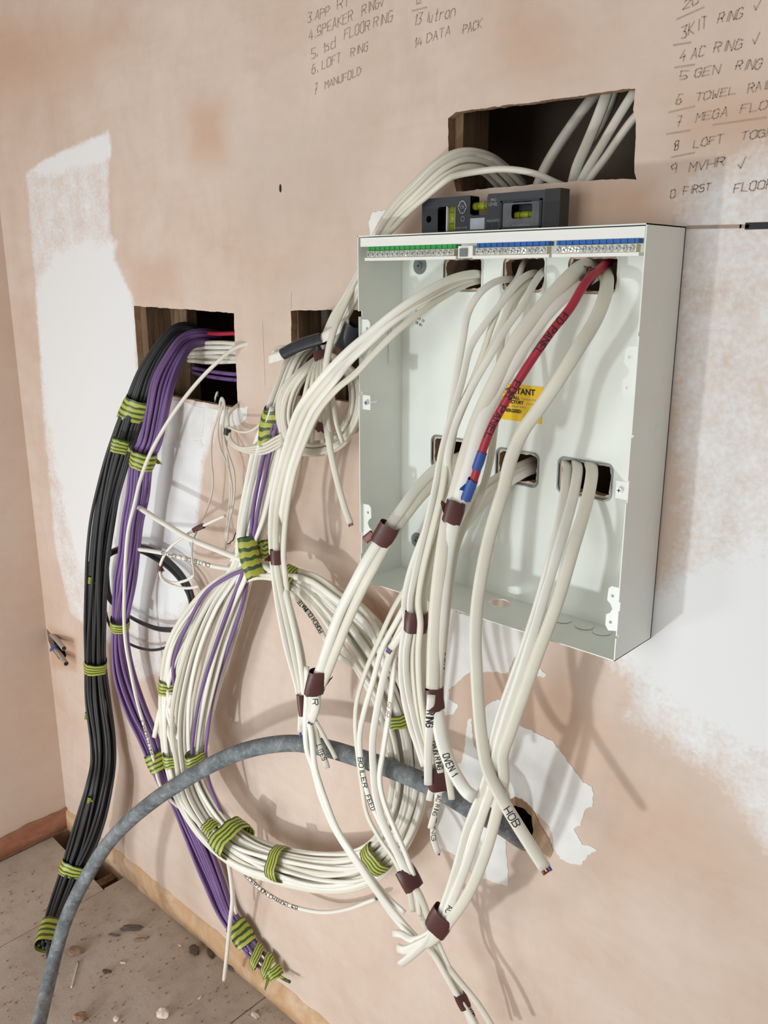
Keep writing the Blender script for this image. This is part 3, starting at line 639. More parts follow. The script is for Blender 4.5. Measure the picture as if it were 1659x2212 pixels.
box('slot_shade', lx(262), lx(352), LY1-.004, LY1-.0035, lz(330), lz(62), M['level_d'], lv); box('window_backing', lx(1036), lx(1244), LY1-.004, LY1-.0035, lz(240), lz(72), M['level_d'], lv)  # slot sheet is added, dark to stand for shade seen through the open slot
bm = bmesh.new()
for u0, u1, w0, w1 in ((930, 1330, 75, 90), (930, 1330, 320, 335), (930, 950, 75, 335), (1310, 1330, 75, 335)): add_box(bm, lx(u0), lx(u1), LY0-.0016, LY0, min(lz(w0), lz(w1)), max(lz(w0), lz(w1)))
bm_obj('window_frame', bm, M['level_d'], lv, False, .0004)
v, f, _ = cdt_plate(rrect(lx(955), lx(1305), lz(312), lz(98), .002, 3), [rrect(lx(1040), lx(1240), lz(240), lz(90)-.003, .003, 3)], LY0-.0008, LY0); mesh('window_plate', v, f, M['scuffed'], lv)['label'] = 'grey scuffed plate round the right vial'
box('end_cap', LX1-.022, LX1+.0005, LY0-.0007, LY1+.0007, LZ0, LZ1+.0005, M['level_d'], lv, .0012)
def vial(c, axis, r, h):
    bm = bmesh.new(); add_cyl(bm, Vector(c)-Vector(axis)*h/2, axis, r, h, 18); o = bm_obj('vial', bm, M['vial'], lv, True)
    for k in (-.22, .22):
        bm = bmesh.new(); add_cyl(bm, Vector(c)+Vector(axis)*(h*k-.0004), axis, r*1.03, .0008, 18); bm_obj('vial_ring', bm, M['level_d'], o)
vial((lx(700), -.044, lz(100)), (1, 0, 0), .0052, lx(790)-lx(620)); vial((lx(405), -.046, lz(200)), (0, 0, 1), .0062, .034); vial((lx(1140), -.045, lz(205)), (1, 0, 0), .0045, lx(1235)-lx(1045))
box('vial_holder', lx(352), lx(362), LY0+.001, LY1-.001, lz(325), lz(75), M['white_pl'], lv); box('vial_holder', lx(447), lx(455), LY0+.001, LY1-.001, lz(325), lz(75), M['white_pl'], lv)
box('silver_sticker', lx(620), lx(770), LY0-.0004, LY0, lz(320), lz(215), M['silver'], lv)
box('magnet', lx(790), lx(830), LY0-.0004, LY0, lz(330), lz(265), M['level_d'], lv); box('magnet', lx(845), lx(900), LY0-.0004, LY0, lz(330), lz(265), M['level_d'], lv)
cx_, cz_ = lx(532), lz(105); V_, F_ = [], []
def dia(s): return [Vector((cx_-s*.95, LY0-.0005, cz_)), Vector((cx_-s*.35, LY0-.0005, cz_+s)), Vector((cx_+s*.35, LY0-.0005, cz_+s)), Vector((cx_+s*.95, LY0-.0005, cz_)), Vector((cx_+s*.35, LY0-.0005, cz_-s)), Vector((cx_-s*.35, LY0-.0005, cz_-s)), Vector((cx_-s*.95, LY0-.0005, cz_))]
ribbon(V_, F_, dia(.0076), [(0, -1, 0)]*7, .0014); mesh('emblem', V_, F_, M['print'], lv)
printed('CK', (cx_, LY0-.0005, cz_-.0018), .0058, M['print'], lv, align='CENTER')
for t, u, w_, s_ in (('PRO', 858, 62, .0048), ('LEVEL', 855, 105, .0058), ('MAGNETIC', 860, 250, .0042), ('POCKET LEVEL', 520, 300, .0036), ('v v MAGNETIC v v', 590, 345, .0032), ('MAGNETIC LEVEL', 1140, 303, .0034)): printed(t, (lx(u), LY0-.0012 if u > 1000 else LY0-.0005, lz(w_)-.001), s_, M['print'], lv, align='CENTER')
V_, F_ = [], []; ribbon(V_, F_, [Vector((lx(540)+.003*math.cos(a/8*6.283), LY0-.0005, lz(215)+.0034*math.sin(a/8*6.283))) for a in range(9)], [(0, -1, 0)]*9, .0009); mesh('emblem', V_, F_, M['print'], lv)

# ---------------------------------------------------------------- cables: bundles held by tape
def mid_of(pts): return at(0, 0) if not pts else Vector(pts[0][:3])
def nearer(pts): return [q[:2]+((q[2] if q[2] < .105 else .105+(q[2]-.105)*.45),)+tuple(q[3:]) for q in pts]
def off_wall(pts):                         # pull the middle of a hanging bundle 3 cm out, keeping its place in view
    out = []
    for q in pts:
        z = q[2]; w = max(0, min(1, (1.55-z)/.25))*max(0, min(1, (z-.62)/.3)); p = Vector(q[:3]); v = p-CAM; k = .03*w/v.y
        p = p-v*k; out.append((p.x, p.y, p.z)+tuple(q[3:]))
    return out
def gang(name, first, label, cat='cables', group=None): return empty(name, Vector(first[:3]), label, cat, group)
GY, BT = M['gy'], M['brown_tape']
def tape(parent, pts, hw_px, mat, ratio=.6, flap=None, label=None, twist=0.0, name='tape_band'):
    p = off_wall(FULL(pts)) if parent.name.startswith(('black_cable_b', 'purple')) else FULL(pts); h = hw_px/ppm(p[len(p)//2][:3]); return ring(name, p, mat, parent, h, h*ratio, label, flap, twist=twist)

# black bundle out of the left opening
blk = FULL([(440, 742, -.10, 15), (412, 712, -.06, 15), (385, 712, -.03, 14), (352, 745, .005, 15), (317, 805, .03, 19), (295, 870, .035, 23), (278, 920, .04, 24), (256, 988, .045, 25), (237, 1059, .05, 25), (224, 1125, .05, 26), (214, 1200, .05, 24), (209, 1270, .05, 22), (207, 1350, .05, 22), (206, 1425, .05, 21), (210, 1510, .055, 25), (220, 1600, .065, 26), (221, 1650, .075, 26), (213, 1700, .10, 28), (198, 1761, .12, 31), (178, 1824, .14, 30), (158, 1875, .165, 25), (130, 1951, .222, 22), (111, 2005, .272, 20), (100, 2040, .308, 20)])
b1 = gang('black_cable_bundle', blk[10], 'thick bundle of black cables taped in yellow and green, down the left of the wall', 'cables')
blk = off_wall([q[:3]+(q[3]*1.14,) for q in blk])
for i, p in enumerate(bundle(blk, 34, .0038, .6, 11, twist=.8, wob=.14)): tube('cable', p[:len(p)-R.randint(0, 3)], .0037, M['black'], b1)
tube('cable', FULL([(111, 2005, .276), (104, 2040, .31), (103, 2062, .322), (108, 2084, .332)]), .0037, M['black'], b1)
tape(b1, [(303, 858, .035), (292, 880, .036), (281, 902, .037)], 27, GY, .75, twist=.25)
tape(b1, [(262, 949, .066), (258, 963, .068), (255, 978, .068)], 17, GY, .3, flap=(-.009, .006, .006))
tape(b1, [(207, 1425, .05), (206, 1436, .05), (206, 1449, .05)], 23, GY, .75)
tape(b1, [(163, 1862, .158), (158, 1874, .165), (154, 1886, .17)], 27, GY, .72)
tape(b1, [(113, 1992, .262), (106, 2015, .284), (98, 2044, .312)], 22, GY, .72, label='wide end wrap')
for q in ((192, 1222, .062, .02), (196, 1252, .066, .01), (188, 1546, .07, .02), (194, 1728, .13, .01), (106, 1968, .25, .02)):
    c = off_wall([t_ for t_ in FULL([(q[0], q[1]-7, q[2]), (q[0]-1, q[1], q[2]), (q[0]-2, q[1]+8, q[2])])]); ring('tape_scrap', c, GY, b1, .0045, .003, flap=(-.006, .004, .004))

# purple bundle
pur = FULL([(470, 735, -.11, 20), (435, 730, -.06, 20), (405, 738, -.03, 21), (378, 772, .005, 23), (353, 826, .03, 27), (338, 894, .04, 25), (325, 953, .045, 24), (309, 990, .048, 23), (299, 1071, .055, 23), (288, 1125, .057, 22), (279, 1200, .06, 22), (269, 1260, .06, 24), (261, 1320, .06, 20), (259, 1346, .06, 18), (261, 1407, .06, 22), (271, 1462, .06, 25), (296, 1534, .06, 25), (321, 1590, .06, 23), (341, 1646, .058, 19), (356, 1685, .055, 18), (384, 1725, .05, 20), (412, 1782, .045, 25), (440, 1845, .04, 27), (466, 1909, .035, 24), (491, 1972, .032, 20), (518, 2012, .031, 20), (545, 2050, .03, 20), (575, 2085, .028, 18)])
b2 = gang('purple_cable_bundle', pur[8], 'long bundle of purple cables with one white cable, hanging beside the black bundle', 'cables')
pur = off_wall([q[:3]+(q[3]*1.12,) for q in pur])
for i, p in enumerate(bundle(pur, 25, .0038, .55, 23, twist=.8, wob=.14)): tube('cable', p[:len(p)-(i*5) % 9], .0037, M['purple'], b2)
wpur = tube('white_cable', off_wall(FULL([(560, 735, -.02), (508, 752, .008), (470, 782, .03), (430, 822, .045), (385, 878, .062), (350, 932, .07), (322, 985, .075), (302, 1040, .08), (290, 1090, .08), (277, 1145, .082), (271, 1210, .083), (268, 1300, .08), (268, 1346, .08), (272, 1395, .083), (282, 1450, .085), (296, 1515, .085), (312, 1570, .083), (328, 1625, .08), (345, 1693, .075), (370, 1730, .07), (405, 1756, .066), (430, 1772, .066), (448, 1790, .066)])), .0038, M['pvc'], b2); wpur['label'] = 'white cable running among the purple ones'
write_on_cable('PATIO SUPPLY', wpur, (331, 1628), (307, 1552), .0062, M['ink'], w=.0010)
tape(b2, [(313, 974, .05), (310, 989, .052), (306, 1003, .053)], 27, GY, 1.0, flap=(-.014, .002, .006))
tape(b2, [(259, 1337, .066), (259, 1346, .066), (259, 1356, .066)], 20, GY, 1.05)
tape(b2, [(332, 1626, .064), (340, 1645, .063), (348, 1663, .062)], 22, GY, 1.0)
tape(b2, [(507, 1996, .034), (522, 2018, .034), (534, 2040, .034)], 23, GY, .62, label='wide wrap near the bundle end')
tape(b2, [(549, 2058, .033), (555, 2066, .033), (560, 2074, .033)], 22, GY, .62, twist=.5); tape(b2, [(572, 2080, .031), (578, 2087, .031), (583, 2095, .031)], 21, GY, .62, twist=.5)
tape(b2, [(588, 2092, .03), (594, 2101, .03), (600, 2112, .03)], 16, GY, .6, flap=(.02, .016, .006))
tube('tape_tail', FULL([(598, 2104, .03), (612, 2114, .03), (626, 2121, .03)]), .0035, GY, b2)

# black loop behind
lo = gang('black_cable_loop', FULL([(260, 1250, .02)])[0], 'loose hank of thin black cables looping out from behind the purple bundle', 'cables')
for k, (dx, dy, q) in enumerate(((0, 0, .02), (5, 8, .026), (-5, 14, .016), (3, 20, .022), (-2, 4, .03))):
    tube('cable', FULL([(214, 1225, .055), (238, 1192+dy*.4, .03), (268, 1180+dy*.5, q), (305, 1179+dy*.7, q), (338, 1190+dy, q), (368, 1212+dy, q+.004), (394, 1240+dy*1.1, q+.008), (411-dx, 1270+dy, q+.012), (417-dx, 1310+dy*.5, q+.02), (412, 1345, q+.03)]), .0033, M['black'], lo)
tube('cable', B1([(250, 245, .04), (222, 320, .03), (213, 400, .025), (222, 490, .022), (260, 560, .022), (330, 620, .022), (420, 670, .022), (520, 706, .024), (620, 715, .03)]), .0036, M['black'], lo)
tube('cable', B1([(235, 280, .045), (216, 370, .035), (212, 460, .03), (235, 540, .026), (300, 600, .026), (380, 655, .026), (470, 700, .026), (540, 722, .028), (620, 728, .03)]), .0036, M['black'], lo)
tube('cable', B1([(215, 470, .03), (213, 590, .026), (240, 690, .024), (300, 765, .022), (375, 812, .022), (460, 838, .022), (530, 838, .025), (600, 815, .03)]), .0034, M['black'], lo)
tube('cable', B1([(240, 260, .05), (228, 330, .04), (240, 500, .034), (262, 560, .034)]), .0036, M['black'], lo)

# big hoop of white cable fed from the middle opening
trunk = FULL([(690, 735, -.05, 14), (668, 745, -.02, 16), (640, 772, .02, 20), (612, 840, .045, 22), (592, 905, .055, 25), (588, 950, .06, 26), (573, 1010, .065, 28), (556, 1070, .07, 30), (542, 1130, .075, 28), (530, 1185, .08, 24), (517, 1235, .085, 27), (478, 1310, .09, 46), (448, 1390, .095, 52), (426, 1470, .10, 50), (412, 1550, .10, 46), (408, 1635, .10, 34), (425, 1710, .10, 38), (470, 1785, .095, 36), (535, 1840, .09, 34), (610, 1868, .085, 32), (700, 1882, .08, 32), (775, 1872, .08, 30), (830, 1832, .075, 28), (866, 1765, .07, 30), (880, 1690, .065, 32), (874, 1600, .06, 34), (852, 1510, .055, 36), (815, 1425, .05, 42), (765, 1350, .05, 40), (705, 1290, .055, 32), (640, 1250, .065, 24), (585, 1237, .075, 18)])
hoop = gang('cable_hoop', trunk[14], 'big hoop of coiled white cables hanging on the wall in the middle left', 'cable coil')
trunk = [q[:3]+(q[3]*1.2,) for q in trunk]
tp = bundle(trunk, 21, .0040, .42, 31, twist=.8, wob=.14)
for i, p in enumerate(tp):
    if i in (2, 9): continue
    cut = len(p)-R.randint(0, 60)
    (flat if i % 3 else tube)('cable', p[:cut], .0046 if i % 3 else .0038, M['pvc'] if i % 2 else M['pvc2'], hoop, roll=R.uniform(-.9, .9))
ringst = FULL([(590, 1238, .08, 15), (540, 1238, .085, 15), (485, 1265, .09, 20), (430, 1328, .095, 26), (394, 1400, .105, 30), (376, 1490, .105, 27), (374, 1560, .105, 25), (380, 1640, .105, 23), (404, 1712, .105, 28), (455, 1785, .10, 34), (525, 1842, .095, 36), (610, 1874, .09, 34), (700, 1888, .085, 34), (780, 1876, .08, 32), (835, 1832, .075, 29), (868, 1765, .07, 31), (882, 1690, .065, 33), (876, 1600, .06, 36), (852, 1510, .055, 40), (812, 1425, .05, 46), (760, 1350, .05, 44), (700, 1290, .06, 32), (645, 1253, .07, 21)])
for i, p in enumerate(bundle([q[:3]+(q[3]*1.32,) for q in ringst], 23, .0040, .42, 47, closed=True, twist=.9, wob=.16)):
    (flat if i % 2 else tube)('cable', p, .0045 if i % 2 else .0038, M['pvc2'] if i % 3 == 0 else M['pvc'], hoop, closed=True)
for pts in ([(610, 860, .06), (583, 940, .075), (570, 985, .08), (556, 1050, .09), (546, 1110, .095), (542, 1160, .095), (537, 1240, .085), (518, 1325, .08), (493, 1400, .08), (471, 1468, .08), (456, 1530, .085), (449, 1580, .09), (444, 1630, .1), (452, 1690, .095), (480, 1760, .08)],
            [(618, 860, .06), (595, 930, .08), (582, 985, .085), (568, 1050, .095), (556, 1110, .1), (545, 1170, .095), (520, 1250, .095), (492, 1320, .102), (460, 1410, .108), (436, 1490, .112), (422, 1560, .115), (415, 1630, .115), (420, 1680, .11)],
            [(540, 1225, .1), (490, 1248, .112), (445, 1280, .118), (410, 1340, .125), (383, 1400, .125), (374, 1440, .122), (378, 1500, .118), (382, 1570, .11), (384, 1625, .10)]):
    tube('cable', FULL(pts), .0037, M['purple'], hoop)
for k, (dx, q) in enumerate(((-22, .075), (-32, .06), (22, .075), (34, .06))):   # whites flanking the purple pair on the trunk
    flat('cable', FULL([(600+dx*.5, 880, q), (584+dx, 960, q+.005), (566+dx, 1040, q+.01), (548+dx*.9, 1120, q+.015), (532+dx*.6, 1180, q+.02), (515+dx*.8, 1240, q+.02), (480+dx, 1310, q+.02), (446+dx*1.2, 1390, q+.025), (424+dx*1.2, 1470, q+.03), (410+dx, 1560, q+.03), (408+dx*.7, 1640, q+.03)]), .005, M['pvc'], hoop, roll=.3*k-.4)
# tapes on the hoop
tape(hoop, [(604, 880, .057), (594, 915, .058), (589, 955, .062)], 31, GY, .75, twist=.35, label='wide yellow and green wrap above the hoop')
tape(hoop, [(533, 1160, .1), (540, 1205, .103), (553, 1246, .105)], 21, GY, .8, flap=(-.010, -.020, .008), label='yellow and green wrap at the neck of the hoop')
tape(hoop, [(567, 1168, .075), (572, 1188, .075), (574, 1204, .075)], 13, GY, .7)
tape(hoop, [(616, 1241, .078), (628, 1248, .076), (640, 1254, .074)], 25, GY, .7); tape(hoop, [(592, 1252, .085), (593, 1262, .085), (594, 1269, .085)], 6, GY, .8)
tape(hoop, [(366, 1466, .112), (365, 1480, .112), (364, 1494, .112)], 22, GY, .85)
tape(hoop, [(374, 1625, .112), (376, 1640, .112), (379, 1653, .112)], 23, GY, .8); tape(hoop, [(422, 1623, .11), (424, 1636, .11), (427, 1650, .11)], 24, GY, .8, twist=.3)
tape(hoop, [(486, 1796, .1), (500, 1810, .1), (514, 1822, .1)], 42, GY, .7, twist=-.15); tape(hoop, [(447, 1778, .11), (455, 1788, .11), (463, 1797, .11)], 17, GY, .7)
tape(hoop, [(595, 1862, .09), (606, 1866, .09), (617, 1869, .09)], 36, GY, .75); tape(hoop, [(804, 1860, .082), (814, 1852, .081), (824, 1842, .08)], 34, GY, .7)
tape(hoop, [(860, 1538, .058), (863, 1552, .058), (866, 1566, .058)], 33, GY, .8, label='yellow and green wrap on the right of the hoop')
# loose tails of the hoop
t1 = tube('cable', A3([(370, 1205, .085), (440, 1252, .09), (530, 1308, .092), (660, 1385, .094), (780, 1435, .095), (900, 1482, .095), (1000, 1518, .095), (1080, 1545, .09), (1200, 1610, .085)]), .0058, M['pvc'], hoop); t1['label'] = 'thick round white tail pointing up left'
core(t1, False, [M['zinc']], .002, .006, hoop)
t2 = tube('cable', A3([(385, 1446, .085), (450, 1455, .088), (520, 1468, .09), (620, 1492, .092), (700, 1512, .095), (800, 1540, .095), (900, 1556, .095), (1010, 1575, .09), (1120, 1590, .085), (1240, 1640, .075)]), .0046, M['pvc'], hoop); t2['label'] = 'white tail marked OUTSIDE LIGHTS'
write_on_cable('OUTSIDE LIGHTS', t2, (458, 1217), (352, 1190), .0070, M['ink'])
t3 = tube('cable', FULL([(463, 1795, .105), (478, 1805, .105), (494, 1826, .10), (510, 1862, .09), (530, 1888, .08), (560, 1917, .07), (590, 1938, .062), (618, 1952, .056), (650, 1963, .05), (700, 1971, .044), (755, 1963, .04), (790, 1950, .038), (812, 1942, .037)]), .0042, M['pvc'], hoop); t3['label'] = 'white tail marked RECEPTION CHANDELIER'
write_on_cable('RECEPTION CHANDELIER', t3, (529, 1882), (647, 1962), .0085, M['ink'], w=.0014)
core(t3, True, [M['brown'], M['blue']], .0014, .006)
t4 = tube('cable', FULL([(455, 1785, .11), (475, 1812, .11), (490, 1850, .10), (499, 1900, .09), (502, 1945, .085), (497, 1990, .08), (491, 2055, .075), (484, 2117, .07)]), .0048, M['pvc'], hoop); t4['label'] = 'white tail hanging straight down to a cut end'
tube('cable', FULL([(462, 1790, .105), (480, 1822, .10), (494, 1860, .088), (502, 1910, .072), (506, 1950, .06), (510, 1973, .056)]), .0038, M['pvc'], hoop)
for pts, a_ in (([(366, 1478, .118), (350, 1520, .122), (340, 1560, .125), (333, 1592, .125)], .0052), ([(368, 1484, .118), (352, 1515, .12), (347, 1538, .121)], .0038), ([(375, 1500, .12), (362, 1500, .12), (358, 1540, .12), (363, 1580, .12), (372, 1612, .115), (376, 1640, .11)], .0042), ([(347, 1545, .118), (352, 1580, .118), (358, 1610, .116), (364, 1640, .11)], .0044), ([(362, 1490, .124), (366, 1530, .126), (374, 1562, .126), (384, 1597, .125)], .0036), ([(370, 1500, .126), (362, 1540, .128), (369, 1566, .126), (376, 1590, .124), (380, 1620, .118)], .004)):
    flat('cable', FULL(pts), a_, M['pvc'], hoop)
t5 = flat('cable', Z3([(60, 420, .09, ), (200, 580, .085), (290, 660, .08), (360, 740, .078), (430, 820, .076), (500, 910, .074), (560, 1010, .072), (600, 1080, .07), (680, 1220, .066), (760, 1310, .064), (900, 1410, .062), (1030, 1510, .058), (1110, 1640, .056)]), .0045, M['pvc'], hoop); t5['label'] = 'white cable marked PORCH CLIMATE'
write_on_cable('PORCH CLIMATE', t5, (697, 1364), (647, 1295), .0078, M['ink'], w=.0013)
for k, pts in enumerate(([(230, 440, .085), (330, 450, .08), (480, 500, .075), (600, 580, .07), (760, 700, .065), (900, 800, .06), (1080, 960, .058), (1190, 1150, .056), (1280, 1380, .056), (1330, 1560, .056)], [(200, 540, .085), (300, 580, .08), (430, 680, .075), (560, 800, .07), (700, 950, .066), (850, 1080, .062), (1000, 1270, .058), (1120, 1480, .056), (1230, 1720, .056), (1300, 1900, .056)], [(210, 380, .075), (350, 400, .07), (520, 440, .065), (650, 520, .06), (800, 650, .055), (960, 740, .05), (1100, 880, .05), (1210, 1040, .05), (1290, 1240, .05), (1380, 1500, .05)])):
    flat('cable', Z3(pts), .0058, M['pvc'] if k < 2 else M['pvc2'], hoop, roll=.3)

# grey-white coil hanging in front of the middle opening
coil = gang('cable_coil', FULL([(690, 880, .05)])[0], 'tight hanging coil of old white cables beneath the middle opening, left of the enclosure', 'cable coil')
rc = random.Random(9)
for n_ in range(26):
    k = (n_/25)**.8; jt = lambda a: rc.uniform(-a, a); q0 = .045+.035*rc.random(); ox = jt(3)
    lp = [(690+jt(5), 772+jt(3), .062), (668-20*k+ox, 803, q0+.022), (643-34*k+ox, 850+jt(4), q0+.026), (632-29*k+ox, 905, q0+.02), (646-23*k, 948+17*k+jt(3), q0+.01), (686-4*k, 954+30*k+jt(3), q0), (732+10*k, 934+24*k+jt(4), q0-.005), (756+24*k+jt(3), 880+8*k, q0-.008), (754+24*k, 822+jt(4), q0-.008), (732+14*k, 785, q0), (706+jt(5), 768+jt(3), .056)]
    tube('cable', FULL(lp), .0037, M['pvc3'] if n_ % 3 else M['pvc2'], coil, closed=True)
for n_ in range(6):
    tube('cable', FULL([(684+4*n_, 776, .075), (668+9*n_, 815, .098), (655+13*n_, 868, .1), (642+17*n_, 915, .095), (630+22*n_, 955, .085)]), .0038, M['pvc2'], coil)
tape(coil, [(632, 836, .092), (625, 849, .093), (619, 861, .092)], 15, BT, .5); tape(coil, [(698, 914, .094), (694, 922, .094), (690, 930, .092)], 11, BT, .5); tape(coil, [(692, 762, .07), (694, 770, .072), (697, 779, .074)], 16, BT, .6)

# run of old cables from the upper opening down the left of the enclosure
run = FULL([(1120, 420, -.09, 34), (1085, 380, -.05, 32), (1050, 352, -.018, 30), (1000, 345, .02, 30), (955, 364, .045, 28), (905, 408, .06, 26), (860, 452, .06, 23), (825, 500, .055, 19), (793, 570, .05, 18), (760, 640, .05, 20), (733, 690, .05, 22), (712, 735, .05, 20), (697, 772, .05, 18)])
rn = gang('cable_run', run[4], 'fan of old white cables arching out of the upper opening and down behind the enclosure', 'cables')
for i, p in enumerate(bundle(run, 15, .0040, .7, 53, twist=.5, wob=.12)): (flat if i % 3 == 0 else tube)('cable', p, .0046 if i % 3 == 0 else .0040, M['pvc3'] if i % 2 else M['pvc2'], rn)
tube('cable', Z8([(1700, 420, -.03), (1560, 362, -.004), (1430, 305, .012), (1270, 268, .022), (1100, 258, .03), (920, 278, .04), (760, 305, .055), (690, 325, .064), (600, 390, .07), (480, 490, .07), (340, 610, .066), (200, 760, .06), (130, 830, .055), (60, 1000, .05)]), .0044, M['pvc2'], rn)
tape(rn, [(762, 700, .056), (752, 728, .056), (742, 752, .056)], 18, M['black_tape'], .7, name='tape_wrap')
# taped-up ends
bt = gang('taped_cable_ends', FULL([(650, 750, .06)])[0], 'white cable ends wrapped in black tape, poking left over the middle opening', 'cables')
for k in range(4):
    flat('cable', FULL([(752, 690+k*4, .06), (728, 706+k*4, .065), (700, 722+k*4, .07), (665, 738+k*4, .072), (635, 750+k*4, .072), (606, 762+k*4, .072), (582, 769+k*4, .072)]), .0042, M['pvc'], bt, roll=.4)
tape(bt, [(698, 731, .07), (672, 738, .072), (640, 750, .073), (613, 764, .073)], 13, M['black_tape'], .8, name='tape_wrap')
tape(bt, [(690, 748, .062), (688, 756, .062), (686, 764, .062)], 8, M['black_tape'], .8, name='tape_wrap')
tube('cable', FULL([(640, 756, .05), (615, 750, .056), (598, 754, .058), (588, 762, .058)]), .0036, M['pvc3'], bt)

# single long flat cable with a cut end
c1 = flat('flat_cable', FULL([(792, 560, .045), (765, 612, .055), (741, 665, .07), (722, 710, .085), (709, 760, .092), (702, 815, .095), (700, 870, .095), (706, 925, .095), (716, 985, .095), (730, 1045, .093), (745, 1098, .092), (757, 1131, .092)]), .0054, M['pvc2'], roll=.2)
tag(c1, 'flat white cable hanging behind the others to a cut end just left of the enclosure', 'cable'); core(c1, True, [M['brown'], M['copper'], M['blue']], .0013, .004)

# thin wires out of the left opening
tw = gang('thin_wires', FULL([(480, 860, .03)])[0], 'thin off white wires looping over the sill of the left opening', 'wires')
for pts in ([(805, 640, -.03), (806, 605, -.004), (815, 580, .0), (818, 600, -.02)], [(826, 660, .0), (833, 622, .014), (842, 610, .02), (851, 624, .02), (856, 680, .022), (848, 760, .025), (856, 850, .03), (880, 930, .035), (905, 1010, .04), (911, 1100, .04), (902, 1200, .04), (880, 1300, .042), (864, 1380, .045), (858, 1440, .05), (858, 1485, .06)],
            [(836, 670, .0), (835, 630, .012), (841, 616, .016), (846, 640, .018), (826, 720, .022), (818, 800, .026), (830, 880, .03), (862, 960, .034), (882, 1020, .036), (886, 1110, .036), (884, 1180, .036), (872, 1280, .04), (858, 1380, .045), (852, 1480, .055)],
            [(828, 690, .005), (834, 640, .014), (832, 660, .02), (812, 730, .022), (789, 810, .026), (781, 900, .03), (783, 970, .032), (791, 1050, .034), (784, 1140, .036), (760, 1220, .045), (726, 1290, .06), (696, 1360, .085), (680, 1410, .1), (674, 1480, .108), (682, 1540, .108), (689, 1590, .106)],
            [(870, 780, .02), (866, 900, .03), (880, 1010, .035), (896, 1100, .038), (892, 1200, .038), (878, 1320, .042), (868, 1400, .046)]):
    tube('wire', A3(pts), .0021, M['pvc3'], tw, ds=.006)
tl = tube('wire', Z11([(640, 840, .1), (600, 875, .098), (520, 905, .095), (440, 918, .092), (370, 895, .09), (322, 855, .09), (300, 790, .09), (318, 700, .09), (375, 600, .088), (440, 530, .085), (540, 460, .082), (640, 392, .08), (740, 345, .078), (860, 288, .075), (948, 250, .072)]), .0030, M['pvc'], tw, ds=.006)
tube('wire', Z11([(300, 800, .092), (310, 850, .092), (345, 900, .094), (420, 940, .096), (520, 965, .098), (600, 968, .1), (690, 950, .1)]), .0030, M['pvc'], tw, ds=.006)
ring('tape_band', Z11([(640, 395, .08), (680, 372, .08), (738, 348, .078)]), BT, tw, .0052, .004); ring('tape_band', Z11([(306, 745, .09), (302, 780, .09), (300, 815, .09)]), BT, tw, .0050, .004, flap=(-.005, .002, .004))
tube('wire_tip', Z11([(970, 530, .06), (1000, 522, .06), (1008, 510, .06), (1030, 490, .06), (1055, 420, .06)]), .0011, M['ink'], tw, ds=.005)

# small fan with black tape
fw = gang('wire_fan', FULL([(491, 933, .04)])[0], 'small fan of thin white wires with a black tape tag, right below the left opening', 'wires')
for k in range(4):
    tube('wire', Z12([(420, 175+k*6, -.004), (370, 215+k*6, .012), (310, 280+k*5, .022), (275+k*6, 360, .03), (268+k*10, 440, .034), (270+k*12, 520, .036), (290+k*10, 600-k*4, .04), (350+k*6, 680-k*9, .05), (450, 735-k*12, .06), (600, 775-k*28, .074), (740, 765-k*38, .086), (850, 715-k*42, .09), (930, 660-k*38, .088), (980, 600-k*30, .08)]), .0026, M['pvc2'], fw, ds=.006)
tube('wire', Z12([(290, 450, .035), (350, 480, .04), (430, 510, .045), (520, 512, .05), (620, 470, .056), (700, 390, .062), (780, 295, .068), (830, 310, .07), (890, 370, .07)]), .0026, M['pvc2'], fw, ds=.006)
ring('tape_band', Z12([(288, 478, .036), (284, 510, .037), (278, 550, .038)]), M['black_tape'], fw, .0068, .006)

# ---- groups coming out of the consumer unit
# knock-out 1: over the left side and down
g1 = gang('flat_cable_bundle', A4([(250, 500, .07)])[0], 'flat white cables from the top left knockout sweeping left over the box edge', 'cables')
K1 = [[(720, 340, -.05), (690, 318, -.01), (640, 312, .02), (540, 335, .05), (400, 405, .085), (250, 505, .11), (110, 618, .125), (0, 710, .135)],
      [(720, 335, -.05), (690, 325, -.012), (630, 320, .014), (540, 345, .042), (420, 410, .076), (290, 485, .10), (150, 600, .12), (10, 735, .13)],
      [(720, 350, -.05), (690, 335, -.012), (600, 345, .022), (480, 400, .056), (360, 470, .086), (230, 560, .11), (110, 670, .125), (15, 760, .13)],
      [(720, 355, -.05), (690, 345, -.01), (610, 365, .018), (500, 425, .05), (380, 505, .085), (250, 610, .112), (130, 730, .128), (40, 825, .135)]]
off = [(-17, 0), (-6, .008), (5, -.006), (15, .004)]
for i, k in enumerate(K1):
    tail = [(722+off[i][0]*1.5, 815, .14), (668+off[i][0]*1.4, 886, .138), (641+off[i][0]*1.15, 953, .134), (620+off[i][0], 1020, .13), (606+off[i][0], 1090, .125), (601+off[i][0]*.9, 1150, .12+off[i][1]), (601+off[i][0]*.75, 1200, .12+off[i][1]), (604+off[i][0]*.75, 1235, .12+off[i][1])]
    if i == 3: tail[0] = (730, 838, .14); tail[1] = (688, 889, .138)
    x2 = (-8, 1, 9, 4)[i]
    if i < 3: tail += [(612+x2*1.3, 1310, .12), (631+x2*1.4, 1400, .12), (648+x2*.8, 1480, .12), (654+x2*.5, 1530, .12), (652+x2*.35, 1580-i*9, .12)]
    else: tail += [(622, 1290, .112), (640, 1360, .112), (655, 1430, .112), (658, 1500, .114), (657, 1530, .116)]
    o = flat('cable', A4(k)+FULL(tail), .0056 if i < 2 else .005, M['pvc2'] if i % 2 else M['pvc'], g1, roll=.15*i-.2)
    if i == 0: core(o, True, [M['blue']], .002, .012)
